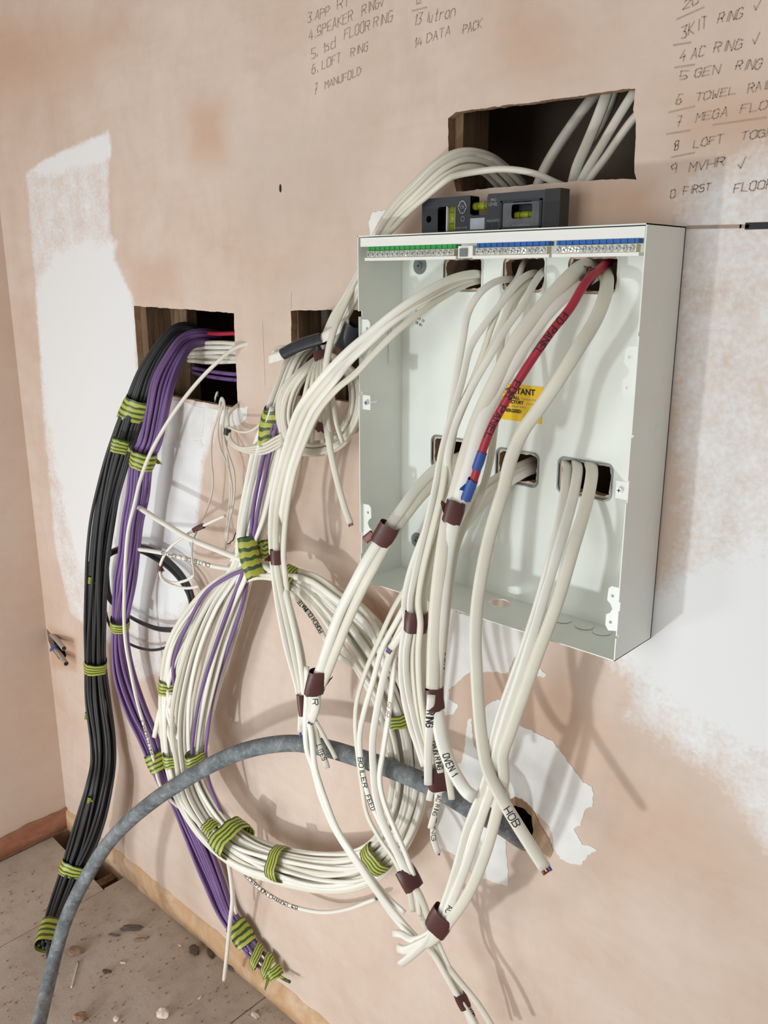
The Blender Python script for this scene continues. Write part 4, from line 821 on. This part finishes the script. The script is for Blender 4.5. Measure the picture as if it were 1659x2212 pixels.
tape(g1, [(600, 1187, .123), (601, 1203, .123), (602, 1218, .123)], 17, BT, .75, flap=(.010, .003, .006)); tape(g1, [(651, 1500, .121), (654, 1522, .121), (656, 1545, .121)], 11, BT, .8)

# knock-out 2
g2 = gang('flat_cable_bundle', A4([(700, 560, .07)])[0], 'bunch of flat white cables from the top middle knockout, brown tape below', 'cables')
K2 = [[(870, 330, -.05), (835, 338, -.005), (760, 352, .022), (680, 410, .045), (620, 510, .06), (594, 640, .072), (566, 800, .085), (536, 1000, .10), (508, 1180, .115), (470, 1420, .13)],
      [(930, 220, -.06), (900, 262, -.02), (868, 340, .02), (800, 430, .05), (740, 580, .07), (690, 730, .084), (640, 860, .095), (575, 1010, .108), (535, 1200, .12), (500, 1420, .135)],
      [(1000, 330, -.05), (960, 308, -.008), (890, 342, .03), (800, 450, .058), (705, 570, .08), (630, 690, .095), (590, 850, .105), (545, 1010, .118), (490, 1200, .13), (448, 1420, .14)],
      [(1000, 350, -.05), (965, 335, -.01), (900, 375, .025), (845, 450, .05), (780, 600, .075), (690, 790, .10), (600, 980, .118), (520, 1200, .132), (485, 1420, .142)],
      [(1035, 300, -.05), (1003, 300, -.005), (955, 365, .032), (900, 470, .058), (820, 580, .08), (750, 700, .098), (645, 880, .115), (565, 1050, .126), (515, 1250, .136), (525, 1420, .13)],
      [(1000, 345, -.04), (962, 340, -.006), (880, 420, .03), (800, 600, .05), (785, 700, .06), (775, 900, .075), (748, 1150, .09), (735, 1250, .095), (690, 1420, .11)]]
tails = [[(885, 1240, .145), (874, 1300, .148), (876, 1345, .15), (868, 1410, .15), (869, 1480, .15), (885, 1560, .152), (905, 1620, .154), (916, 1655, .155)],
         [(905, 1240, .15), (895, 1300, .152), (897, 1345, .152), (891, 1410, .152), (893, 1470, .152), (905, 1560, .152), (925, 1630, .15), (938, 1690, .148)],
         [(897, 1240, .158), (886, 1300, .16), (887, 1345, .16), (877, 1410, .16), (880, 1480, .158), (897, 1560, .156), (917, 1630, .155), (925, 1660, .155)],
         [(912, 1240, .155), (904, 1300, .158), (908, 1345, .158), (904, 1410, .158), (907, 1490, .158), (920, 1580, .156), (936, 1650, .152), (945, 1715, .148)],
         [(925, 1240, .142), (915, 1300, .146), (917, 1345, .146), (914, 1410, .146), (915, 1480, .146), (925, 1560, .148), (942, 1650, .148), (958, 1710, .148)],
         [(990, 1170, .13), (970, 1290, .14), (958, 1400, .145), (953, 1470, .15), (950, 1520, .152), (958, 1590, .152), (966, 1660, .15), (976, 1726, .148)]]
for i, k in enumerate(K2):
    o = flat('cable', A4(k)+FULL(tails[i]), .0050, M['pvc'] if i % 2 == 0 else M['pvc2'], g2, roll=(.1, .9, -.2, .4, 0, .2)[i])
    if i == 5: write_on_cable('OVEN 2', o, (954, 1407), (951, 1446), .0075, M['ink'])
tape(g2, [(900, 1322, .152), (899, 1340, .153), (897, 1362, .153)], 25, BT, .7, flap=(-.012, .012, .007)); tape(g2, [(944, 1655, .151), (948, 1680, .151), (950, 1703, .15)], 24, BT, .6, flap=(.008, -.006, .007))
# short ends below the last tape
for pts, tx in (([(938, 1690, .15), (930, 1712, .15), (927, 1728, .15)], None), ([(950, 1700, .152), (946, 1730, .15), (938, 1760, .148), (930, 1788, .146)], 'AC RING'), ([(946, 1700, .146), (944, 1740, .144), (936, 1790, .14), (938, 1818, .138), (947, 1842, .136)], 'AC RING')):
    o = flat('cable', FULL(pts), .0048, M['pvc'], g2)
    if tx: write_on_cable(tx, o, (pts[1][0], pts[1][1]-15), (pts[-2][0], pts[-2][1]), .0062, M['level'], w=.0009)
    if pts[-1][1] > 1840: core(o, True, [M['blue']], .0016, .004)

# knock-out 3 with the red cable
g3 = gang('flat_cable_bundle', A4([(860, 700, .09)])[0], 'two broad flat cables and a red one taped together, from the top right knockout', 'cables')
ka = flat('cable', A4([(1300, 300, -.04), (1250, 266, -.004), (1180, 290, .03), (1085, 385, .056), (980, 505, .08), (875, 640, .10), (770, 840, .118), (672, 1050, .132), (605, 1250, .142), (560, 1420, .148)])+FULL([(970, 1110, .15), (955, 1200, .155), (944, 1290, .158), (938, 1380, .16), (936, 1440, .162), (935, 1486, .163)]), .0098, M['pvc2'], g3, roll=.1)
kb = flat('cable', A4([(1330, 310, -.05), (1290, 305, -.012), (1225, 340, .018), (1140, 400, .045), (1050, 480, .068), (945, 610, .088), (860, 750, .104), (750, 935, .12), (690, 1080, .132), (632, 1290, .142), (590, 1420, .147)])+FULL([(985, 1110, .148), (966, 1200, .15), (956, 1290, .153), (947, 1400, .156), (942, 1480, .158), (946, 1550, .16), (958, 1612, .16), (982, 1670, .16), (1010, 1712, .16), (1024, 1722, .16)]), .0096, M['pvc'], g3, roll=.1)
write_on_cable('OVEN 1', kb, (963, 1627), (986, 1675), .0098, M['ink'], w=.0013)
rd = tube('red_cable', A4([(1370, 225, -.06), (1335, 250, -.02), (1290, 290, .02), (1218, 360, .055), (1140, 490, .08), (1050, 602, .098), (960, 730, .112), (882, 850, .124), (803, 980, .134), (738, 1100, .141), (692, 1220, .146), (660, 1330, .150), (630, 1420, .152)]), .0056, M['red'], g3); rd['label'] = 'red cable marked FD PANEL in black pen'
write_on_cable('FD PANEL', rd, (1218, 678), (1157, 768), .0088, M['ink'], w=.0013); write_on_cable('FOR', rd, (1114, 821), (1091, 860), .0085, M['ink'], w=.0013); write_on_cable('PANEL', rd, (1082, 873), (1050, 950), .0082, M['ink'], w=.0012)
ring('tape_band', A4([(692, 1225, .146), (675, 1275, .148), (660, 1315, .150)]), M['blue_tape'], g3, .0064, .0062); ring('tape_band', A4([(645, 1365, .152), (632, 1400, .152), (605, 1470, .154)]), M['blue_tape'], g3, .0070, .0064, flap=(.005, .004, .006))
ring('tape_band', A4([(1195, 310, .03), (1215, 322, .024), (1250, 318, .02)]), BT, g3, .011, .007, flap=(.006, -.008, .007)); ring('tape_band', A4([(1262, 300, .03), (1245, 328, .036), (1228, 352, .046)]), BT, g3, .0068, .0066)
tape(g3, [(986, 1082, .150), (981, 1105, .152), (974, 1128, .153)], 21, BT, .62, flap=(.007, -.010, .008)); tape(g3, [(938, 1485, .16), (938, 1508, .16), (942, 1536, .161)], 20, BT, .6, twist=.2)
rg = flat('cable', FULL([(932, 1500, .168), (928, 1560, .169), (925, 1620, .169), (925, 1694, .169)]), .0062, M['pvc'], g3); write_on_cable('RING', rg, (928, 1533), (925, 1570), .0105, M['ink'], w=.0017); 
mr = flat('cable', FULL([(940, 1530, .158), (936, 1570, .158), (942, 1620, .158), (952, 1668, .156)]), .0050, M['pvc'], g3); write_on_cable('MAIN RING', mr, (939, 1600), (953, 1662), .0080, M['ink'], w=.0012)

# the big cable for the hob
hob = flat('flat_cable', A4(nearer([(1330, 255, -.05), (1318, 285, -.015), (1330, 345, .018), (1318, 430, .045), (1270, 550, .07), (1185, 690, .096), (1085, 850, .12), (990, 990, .138), (898, 1120, .152), (838, 1260, .162), (800, 1420, .17)]))+B2(nearer([(905, 180, .176), (862, 320, .182), (826, 470, .188), (795, 640, .194), (778, 800, .2), (775, 950, .205)]))+FULL(nearer([(1029, 1440, .207), (1032, 1500, .209), (1040, 1590, .211), (1053, 1660, .212), (1081, 1720, .212), (1118, 1782, .212), (1150, 1833, .212), (1178, 1876, .212)])), .0088, M['pvc2'], roll=.05)
tag(hob, 'thick flat cable marked HOB curving from top right knockout to a cut end', 'cable'); write_on_cable('HOB', hob, (1096, 1744), (1121, 1786), .0105, M['ink'], w=.0013); core(hob, True, [M['blue'], M['copper'], M['brown']], .0026, .006)

# lower right knock-out
g6 = gang('flat_cable_bundle', B2([(1200, 500, .12)])[0], 'broad flat cables hanging from the bottom right knockout to a brown tape', 'cables')
for i, (pts, a_) in enumerate((([(1262, -30, -.05), (1242, -5, -.008), (1246, 40, .02), (1238, 120, .045), (1205, 320, .085), (1150, 540, .12), (1092, 745, .145), (1035, 920, .16), (975, 1090, .172), (905, 1290, .182), (850, 1500, .19)], .0060), ([(1310, -35, -.05), (1292, -10, -.008), (1298, 40, .02), (1278, 160, .05), (1212, 400, .095), (1150, 600, .126), (1080, 840, .15), (1005, 1090, .168), (935, 1300, .18), (880, 1500, .188)], .0062), ([(1385, -20, -.05), (1362, -5, -.008), (1372, 50, .018), (1345, 200, .05), (1272, 450, .09), (1195, 710, .125), (1105, 950, .148), (1030, 1160, .166), (960, 1360, .178), (915, 1500, .184)], .0072), ([(1300, -10, -.05), (1285, 10, -.01), (1282, 60, .012), (1255, 200, .04), (1190, 450, .08), (1120, 700, .115), (1060, 900, .138), (990, 1100, .158), (900, 1360, .176), (868, 1500, .18)], .0050))):
    e = ([(1052, 1680, .196), (1010, 1790, .204), (985, 1880, .212), (958, 1960, .22), (944, 1995, .224), (925, 2030, .228), (892, 2062, .232), (866, 2082, .236)], [(1068, 1680, .19), (1042, 1760, .198), (1010, 1860, .208), (975, 1950, .216), (956, 1992, .222), (934, 2022, .226), (900, 2042, .23), (872, 2052, .234), (860, 2048, .236)], [(1088, 1680, .186), (1072, 1760, .194), (1046, 1850, .204), (1012, 1930, .214), (975, 1985, .22), (955, 2010, .222), (930, 2032, .224), (900, 2042, .226)], [(1060, 1680, .184), (1030, 1770, .192), (1000, 1870, .202), (968, 1955, .212), (950, 1992, .216), (925, 2018, .218), (890, 2030, .22), (868, 2018, .222), (850, 2016, .224)])[i]
    o = flat('cable', B2(nearer(pts))+FULL(nearer(e)), a_*1.16, M['pvc'] if i != 2 else M['pvc2'], g6, roll=.2*i-.2)
    if i == 1: write_on_cable('AC', o, (968, 1950), (961, 1968), .008, M['ink'])
tape(g6, [(960, 1972, .157), (950, 1990, .158), (940, 2007, .159)], 27, BT, .55, twist=-.25)

# lower left knock-out
g4 = gang('flat_cable_bundle', B2([(340, 290, .09)])[0], 'pair of broad white cables crossing the lower left box edge, brown tape twice', 'cables')
for i, (pts, a_) in enumerate((([(1040, 955, -.05), (1000, 985, -.008), (955, 1003, .03), (905, 1050, .07), (868, 1100, .10), (832, 1150, .122), (796, 1205, .136), (765, 1262, .142), (736, 1320, .145), (712, 1385, .147), (694, 1440, .148), (680, 1480, .148), (683, 1520, .148), (672, 1556, .148)], .0084), ([(1045, 970, -.05), (1008, 998, -.006), (965, 1022, .03), (920, 1062, .065), (880, 1110, .095), (845, 1160, .117), (812, 1218, .131), (780, 1278, .137), (752, 1340, .14), (726, 1405, .142), (704, 1460, .143), (690, 1490, .143), (676, 1520, .142), (668, 1560, .142)], .0076), ([(1040, 965, -.05), (1003, 992, -.008), (960, 1010, .024), (912, 1055, .06), (874, 1104, .09), (838, 1155, .112), (802, 1210, .126), (770, 1268, .132), (742, 1328, .135), (716, 1392, .137), (697, 1450, .138), (684, 1490, .138), (670, 1540, .138), (664, 1600, .14)], .0055))):
    o = flat('cable', FULL(pts), a_, M['pvc'] if i != 1 else M['pvc2'], g4, roll=.2)
    if i == 0: write_on_cable('R', o, (683, 1508), (681, 1522), .0095, M['ink'], w=.0014); core(o, True, [M['brown'], M['blue']], .002, .008)
tape(g4, [(843, 1133, .121), (833, 1152, .123), (820, 1173, .127)], 23, BT, .55); tape(g4, [(806, 1152, .128), (797, 1160, .13), (788, 1167, .131)], 9, M['red_tape'], .25, name='tape_flap')
tape(g4, [(690, 1448, .147), (684, 1472, .148), (678, 1497, .148)], 21, BT, .6, twist=.35, flap=(-.008, -.020, .006))
# the two flat cables that go on down to the floor edge of the picture
for i, (pts, a_) in enumerate((([(470, 0, .142), (475, 300, .143), (468, 560, .145), (450, 900, .148), (450, 1100, .15), (480, 1380, .152), (560, 1600, .154), (640, 1900, .156), (700, 2111, .158)], .0050), ([(560, 300, .14), (540, 600, .142), (515, 850, .145), (545, 1100, .148), (575, 1400, .151), (610, 1650, .154), (700, 1950, .157), (770, 2150, .159)], .0052), ([(520, 700, .138), (500, 950, .14), (530, 1200, .144), (550, 1450, .146), (590, 1700, .15), (640, 1860, .152)], .0044))):
    e = [[(722, 1790, .156), (770, 1865, .15), (812, 1925, .14), (850, 1980, .13), (885, 2020, .125), (900, 2040, .122)], [(728, 1790, .156), (776, 1865, .15), (820, 1930, .138), (868, 1990, .125), (905, 2030, .115), (935, 2060, .105), (962, 2105, .095), (985, 2145, .088), (1010, 2185, .082), (1045, 2250, .075)], [(700, 1740, .15), (745, 1820, .146), (800, 1892, .136), (840, 1940, .126), (875, 1972, .12)]][i]
    flat('cable', Z4(pts)+FULL(e), a_, M['pvc'], g4, roll=.3)
for pts, tx in (([(590, 900, .140), (640, 1150, .14), (700, 1350, .14), (770, 1530, .14), (808, 1655, .14)], 'LITES'), ([(600, 860, .144), (690, 1010, .144), (800, 1220, .145), (890, 1380, .146), (948, 1500, .147)], None)):
    o = flat('cable', Z4(pts), .0050 if tx else .0036, M['pvc2'], g4)
    if tx: write_on_cable(tx, o, (690, 1608), (702, 1643), .0078, M['ink'])

# lower middle knock-out: fan that swings left behind the others
g5 = gang('flat_cable_bundle', B2([(800, 200, .05)])[0], 'fan of white cables from the bottom middle knockout hanging left, marked BOILER FEED', 'cables')
K5 = [[(1170, 985, -.05), (1130, 1000, -.006), (1080, 1025, .02), (1030, 1060, .045), (985, 1115, .07), (940, 1180, .09), (905, 1228, .108), (880, 1265, .118), (850, 1315, .124), (820, 1380, .126), (790, 1450, .127), (770, 1520, .128), (768, 1580, .128), (774, 1640, .128)],
      [(1170, 1000, -.05), (1135, 1010, -.006), (1085, 1040, .02), (1035, 1080, .045), (990, 1135, .07), (945, 1200, .09), (910, 1250, .108), (885, 1290, .118), (855, 1345, .124), (826, 1400, .128), (806, 1470, .13), (786, 1540, .132), (777, 1590, .132), (780, 1645, .132)],
      [(1175, 1010, -.05), (1140, 1020, -.004), (1090, 1050, .022), (1040, 1095, .046), (995, 1150, .07), (950, 1215, .09), (915, 1270, .108), (882, 1330, .12), (850, 1395, .128), (832, 1450, .134), (815, 1530, .138), (805, 1600, .14), (806, 1660, .14)],
      [(1165, 990, -.05), (1125, 1005, -.008), (1075, 1035, .014), (1025, 1075, .036), (975, 1130, .06), (930, 1200, .082), (898, 1270, .10), (870, 1340, .112), (854, 1400, .12), (848, 1470, .126), (840, 1540, .13), (828, 1620, .134), (820, 1680, .136)]]
E5 = [[(782, 1700, .128), (793, 1760, .128), (822, 1815, .128), (850, 1855, .128), (868, 1890, .128)], [(788, 1690, .132), (802, 1735, .132), (830, 1795, .132), (858, 1850, .132), (876, 1893, .132)], [(812, 1720, .14), (826, 1770, .138), (850, 1825, .136), (870, 1865, .134), (885, 1893, .132)], [(826, 1720, .136), (846, 1775, .134), (868, 1825, .132), (884, 1865, .13), (893, 1890, .128)]]
for i, k in enumerate(K5):
    o = flat('cable', FULL(k+E5[i]), (.0042, .0046, .0058, .0050)[i], M['pvc'] if i != 0 else M['pvc2'], g5, roll=(.5, .3, .1, .7)[i])
    if i == 1: write_on_cable('BOILER', o, (782, 1635), (793, 1702), .0076, M['ink'], w=.0013); write_on_cable('FEED', o, (798, 1716), (812, 1750), .0076, M['ink'], w=.0013)
    if i == 3: write_on_cable('SUR', o, (843, 1515), (838, 1550), .0078, M['pencil2'])
o = flat('cable', FULL([(905, 1300, .13), (890, 1335, .135), (868, 1368, .138), (845, 1400, .14)]), .0058, M['pvc'], g5, roll=.1); core(o, True, [M['brown'], M['blue']], .0026, .010)
tape(g5, [(872, 1876, .13), (882, 1893, .13), (895, 1918, .128)], 22, BT, .6, label='brown tape, wrapped twice')
D5 = [[(880, 1900, .13), (885, 1925, .126), (892, 1968, .12)], [(886, 1905, .128), (900, 1935, .122), (907, 1978, .114)], [(893, 1908, .126), (912, 1945, .12), (930, 2000, .11), (938, 2035, .10), (955, 2070, .092), (985, 2110, .085), (1030, 2165, .078), (1060, 2212, .074), (1075, 2240, .072)], [(898, 1905, .124), (905, 1950, .116), (918, 2000, .106), (935, 2040, .097), (960, 2095, .086), (990, 2135, .08), (1020, 2190, .074), (1040, 2240, .07)], [(945, 2030, .10), (960, 2065, .092), (978, 2105, .085), (992, 2150, .08), (1012, 2200, .076), (1030, 2250, .072)]]
for i, p in enumerate(D5):
    o = flat('cable', FULL(p), (.0046, .0036, .0056, .0044, .0036)[i], M['pvc2'] if i in (0, 2) else M['pvc'], g5, roll=.2)
    if i == 3: write_on_cable('GARD', o, (1008, 2172), (1022, 2196), .0078, M['ink'], w=.0014)
tape(g5, [(992, 2146, .083), (999, 2162, .081), (1006, 2176, .08)], 13, BT, .7)

# ---- cables seen inside the openings
def inner(pts, a_, mat, label, fl=False, group=None, n='cable'):
    o = (flat if fl else tube)(n, pts, a_, mat); tag(o, label, 'cable', group); return o
inner(Z17([(1240, 60, -.09), (1140, 185, -.08), (1020, 350, -.075), (900, 530, -.07), (810, 690, -.065), (770, 790, -.06), (740, 900, -.06)]), .0075, M['pvc3'], 'leftmost grey cable slanting inside the upper opening', n='slanting_cable')
inner(Z17([(1300, 50, -.06), (1268, 150, -.06), (1200, 330, -.06), (1120, 520, -.055), (1060, 660, -.05), (1030, 780, -.05), (1010, 900, -.05)]), .0075, M['pvc2'], 'palest and steepest cable inside the upper opening', True, n='slanting_cable')
inner(Z17([(1360, 50, -.10), (1320, 170, -.10), (1260, 310, -.10), (1190, 430, -.10), (1100, 560, -.10), (1040, 700, -.1), (1000, 850, -.1)]), .006, M['pvc3'], 'thin cable directly behind the palest cable inside the upper opening', n='slanting_cable')
inner(Z17([(1510, 60, -.045), (1440, 170, -.045), (1330, 350, -.045), (1220, 540, -.04), (1130, 690, -.035), (1090, 770, -.035), (1030, 900, -.04)]), .006, M['pvc3'], 'middle of three long cables on the right of the upper opening', True, n='slanting_cable')
inner(Z17([(1600, 180, -.035), (1480, 300, -.035), (1390, 420, -.035), (1280, 580, -.03), (1190, 700, -.03), (1140, 770, -.03), (1060, 880, -.03)]), .0055, M['pvc3'], 'lowest, rightmost cable slanting inside the upper opening', n='slanting_cable')
inner(Z16([(880, 440, -.09), (1000, 450, -.08), (1100, 470, -.07), (1250, 480, -.06), (1400, 475, -.055), (1600, 470, -.05)]), .0045, M['red'], 'red cable running level inside the left opening', n='level_cable')
for k in range(9):
    u = k*.7+.4*math.sin(k*2.1)
    inner(Z16([(780, 660+k*22, -.10), (930, 615+k*27+9*math.sin(k*2), -.07-.012*(k % 2)), (1100, 596+k*30+12*math.sin(k*1.7), -.06-.012*(k % 2)), (1300, 592+k*32+6*math.sin(k*3), -.055-.012*(k % 2)), (1480, 595+k*31+7*math.cos(k*2), -.055-.01*(k % 2)), (1650, 600+k*30, -.055)]), .0043, M['pvc'] if k % 3 else M['pvc2'], ('top', 'second', 'third', 'fourth', 'fifth', 'sixth', 'seventh', 'eighth', 'lowest')[k]+' of nine white cables running level inside the left opening, counted from above', False, 'level white cables inside the left opening', n='level_cable')
inner(Z16([(860, 890, -.09), (1000, 930, -.08), (1150, 960, -.07), (1330, 985, -.06), (1500, 1000, -.055), (1620, 1005, -.055)]), .0042, M['purple'], 'upper of two purple cables running level inside the left opening', n='level_cable')
inner(Z16([(850, 950, -.09), (970, 990, -.08), (1100, 1020, -.07), (1280, 1050, -.06), (1490, 1072, -.055), (1620, 1080, -.055)]), .0042, M['purple'], 'lower of two purple cables running level inside the left opening', n='level_cable')

# ---- heavy grey conduit
con = tube('conduit', FULL([(1185, 1835, -.09), (1150, 1824, -.04), (1127, 1812, .0), (1077, 1778, .05), (1022, 1749, .085), (959, 1711, .094), (895, 1681, .098), (832, 1656, .099), (769, 1635, .10), (705, 1616, .102), (645, 1606, .108), (592, 1608, .12), (527, 1622, .142), (464, 1648, .163), (401, 1684, .187), (338, 1725, .203), (274, 1778, .22), (232, 1824, .234), (195, 1880, .262), (165, 1935, .288), (140, 1993, .312), (118, 2069, .342), (99, 2149, .388), (84, 2212, .432), (60, 2330, .51)]), .0156, M['conduit'], n=20, ds=.012)
tag(con, 'heavy grey dusty conduit arching from the lower wall hole to the floor', 'conduit')

# ---- pipe stubs in the corner
pv = gang('pipe_stub', Z19([(930, 960, .03)])[0], 'upper of two open grey pipe ends poking from the corner hole', 'pipe')
def stub(parent, pts, r):
    tube('pipe', Z19(pts), r, M['grey_pipe'], parent, n=14, ds=.006)
    S, T, N, B, a, b = PATHS[[o for o in PATHS][-1]]
    bm = bmesh.new(); add_cyl(bm, Vector(S[-1])-Vector(T[-1])*.001, Vector(T[-1]), r*.80, .0014, 16); bm_obj('pipe_mouth', bm, M['level_d'], parent)
stub(pv, [(560, 560, -.03), (660, 640, .0), (800, 800, .02), (925, 955, .035)], .0068)
pv2 = gang('pipe_stub', Z19([(980, 1345, .03)])[0], 'lower of two open grey pipe ends poking from the corner hole', 'pipe')
stub(pv2, [(560, 760, -.04), (700, 950, -.005), (850, 1150, .018), (980, 1345, .034)], .0072)
bw = tube('blue_tie', Z19([(590, 1005, .006), (640, 930, .012), (700, 890, .01), (760, 880, .0)]), .0036, M['blue'], n=8, ds=.004); tag(bw, 'scrap of blue wire beside the pipe stubs in the corner hole', 'wire')

# ---- debris on the floor
def rock(name, px, py, r, mat, label, cat, sq=(1, .7, .5), seed=0, rot=0, parts=None):
    c = on_floor(px, py, 0); rnd = random.Random(seed); bm = bmesh.new(); bmesh.ops.create_icosphere(bm, subdivisions=2, radius=1)
    for v_ in bm.verts: v_.co *= 1+rnd.uniform(-.22, .22)
    mt = Matrix.Translation((c.x, c.y, r*sq[2]*.72)) @ Matrix.Rotation(rot, 4, 'Z') @ Matrix.Diagonal((r*sq[0], r*sq[1], r*sq[2], 1)); bm.transform(mt)
    return tag(bm_obj(name, bm, mat), label, cat)
F5 = lambda u, v_: (u/3.77, 1900+v_/3.77)
rock('plaster_chip', *F5(1325, 1110), .016, M['chip'], 'largest pale plaster chip, near the bottom of the floor', 'chip', (1, .7, .6), 1, .4)
rock('plaster_chip', *F5(650, 1140), .016, M['lump'], 'tan plaster lump at the bottom edge, right of the conduit', 'chip', (1, .8, .6), 2, .9)
rock('plaster_chip', *F5(945, 1145), .008, M['chip'], 'small tan chip at the bottom, between the largest chip and the tan lump', 'chip', (1, .8, .6), 3)
rock('clay_flake', *F5(615, 590), .021, M['lump'], 'flat tan clay flake just right of the conduit', 'chip', (1, .75, .28), 4, .5)
rock('plaster_flake', *F5(1000, 680), .007, M['chip'], 'small white flake in the middle of the floor', 'chip', (1, .5, .3), 5, .6)
rock('plaster_flake', *F5(1465, 540), .006, M['chip'], 'small white flake near the wall foot beside a dark clump', 'chip', (1, .5, .3), 6, .2)
rock('plaster_flake', *F5(1630, 965), .007, M['chip'], 'narrow white flake in the right of the visible floor', 'chip', (.5, 1, .3), 7, .3)
rock('plaster_flake', 697/1.0*.79, 2195, .011, M['chip'], 'cream flake at the bottom edge close to the skirting strip', 'chip', (1, .6, .35), 8, .1)
rock('wood_splinter', *F5(1075, 410), .030, M['dirt'], 'dark ragged splinter on the floor right of the black bundle', 'debris', (1, .22, .3), 9, .75)
rock('wood_splinter', *F5(930, 455), .017, M['dirt'], 'thin dark sliver at the left tip of the ragged splinter', 'debris', (1, .2, .2), 10, .6)
rock('wood_chip', *F5(1145, 495), .017, M['lump'], 'tan oblong wood chip below the dark splinter', 'debris', (1, .3, .25), 11, .8)
rock('dirt_clump', *F5(1585, 590), .016, M['dirt'], 'dark clump of dirt at the wall foot, left of the white cable end', 'debris', (1, .8, .6), 12)
rock('dirt_clump', *F5(870, 750), .012, M['dirt'], 'flat dark crumb patch in the middle of the floor', 'debris', (1, .5, .2), 13, .5)
rock('dirt_clump', 505, 2090, .017, M['dirt'], 'dark round clump behind the white cable end at the skirting', 'debris', (1.1, .8, .45), 14, .4)
rock('dirt_clump', 455, 2062, .015, M['dirt'], 'dark smear of dirt against the skirting strip', 'debris', (1.5, .5, .3), 15, -.4)
rock('plaster_crumb', *F5(575, 325), .0055, M['chip'], 'pale crumb beside the conduit above the flake', 'chip', (1, .9, .7), 16)
rk = random.Random(77); bm = bmesh.new()
for i in range(520):
    x_, y_ = rk.uniform(0, 660), rk.uniform(1880, 2212); c = on_floor(x_, y_)
    if not (XL+.02 < c.x < -.25 and -.9 < c.y < -.02) or (c.x < -1.03 and c.y > -.09): continue
    s_ = rk.choice((.0009, .0012, .0016, .0026)); b0 = len(bm.verts); bmesh.ops.create_icosphere(bm, subdivisions=1, radius=s_, matrix=Matrix.Translation((c.x, c.y, s_*.5)) @ Matrix.Diagonal((rk.uniform(.7, 1.6), rk.uniform(.7, 1.4), .7, 1)))
tag(bm_obj('grit', bm, M['lump']), 'scattered plaster grit and dust crumbs on the floor boards', 'grit', kind='stuff')
bm = bmesh.new()
for i in range(70):
    s_ = rk.uniform(.008, .022); bmesh.ops.create_icosphere(bm, subdivisions=1, radius=s_, matrix=Matrix.Translation((rk.uniform(-1.34, -1.04), rk.uniform(-.07, -.005), -.112+s_*.6)) @ Matrix.Diagonal((1, rk.uniform(.6, 1.2), .6, 1)))
tag(bm_obj('rubble', bm, M['chip']), 'grey rubble lying in the gap under the floor by the wall', 'rubble', kind='stuff')
a_, b_ = on_floor(*F5(635, 680)), on_floor(*F5(583, 885)); nl = gang('nail', a_, 'shiny steel nail lying on the floor by the conduit', 'nail')
tube('shank', [(a_.x, a_.y, .0028), ((a_.x+b_.x)/2, (a_.y+b_.y)/2, .0024), (b_.x, b_.y, .002)], .0019, M['chrome'], nl, n=10)
bm = bmesh.new(); d_ = (a_-b_).normalized(); add_cyl(bm, Vector((a_.x, a_.y, .0034)), d_, .0036, .0015, 14); bm_obj('head', bm, M['zinc'], nl)
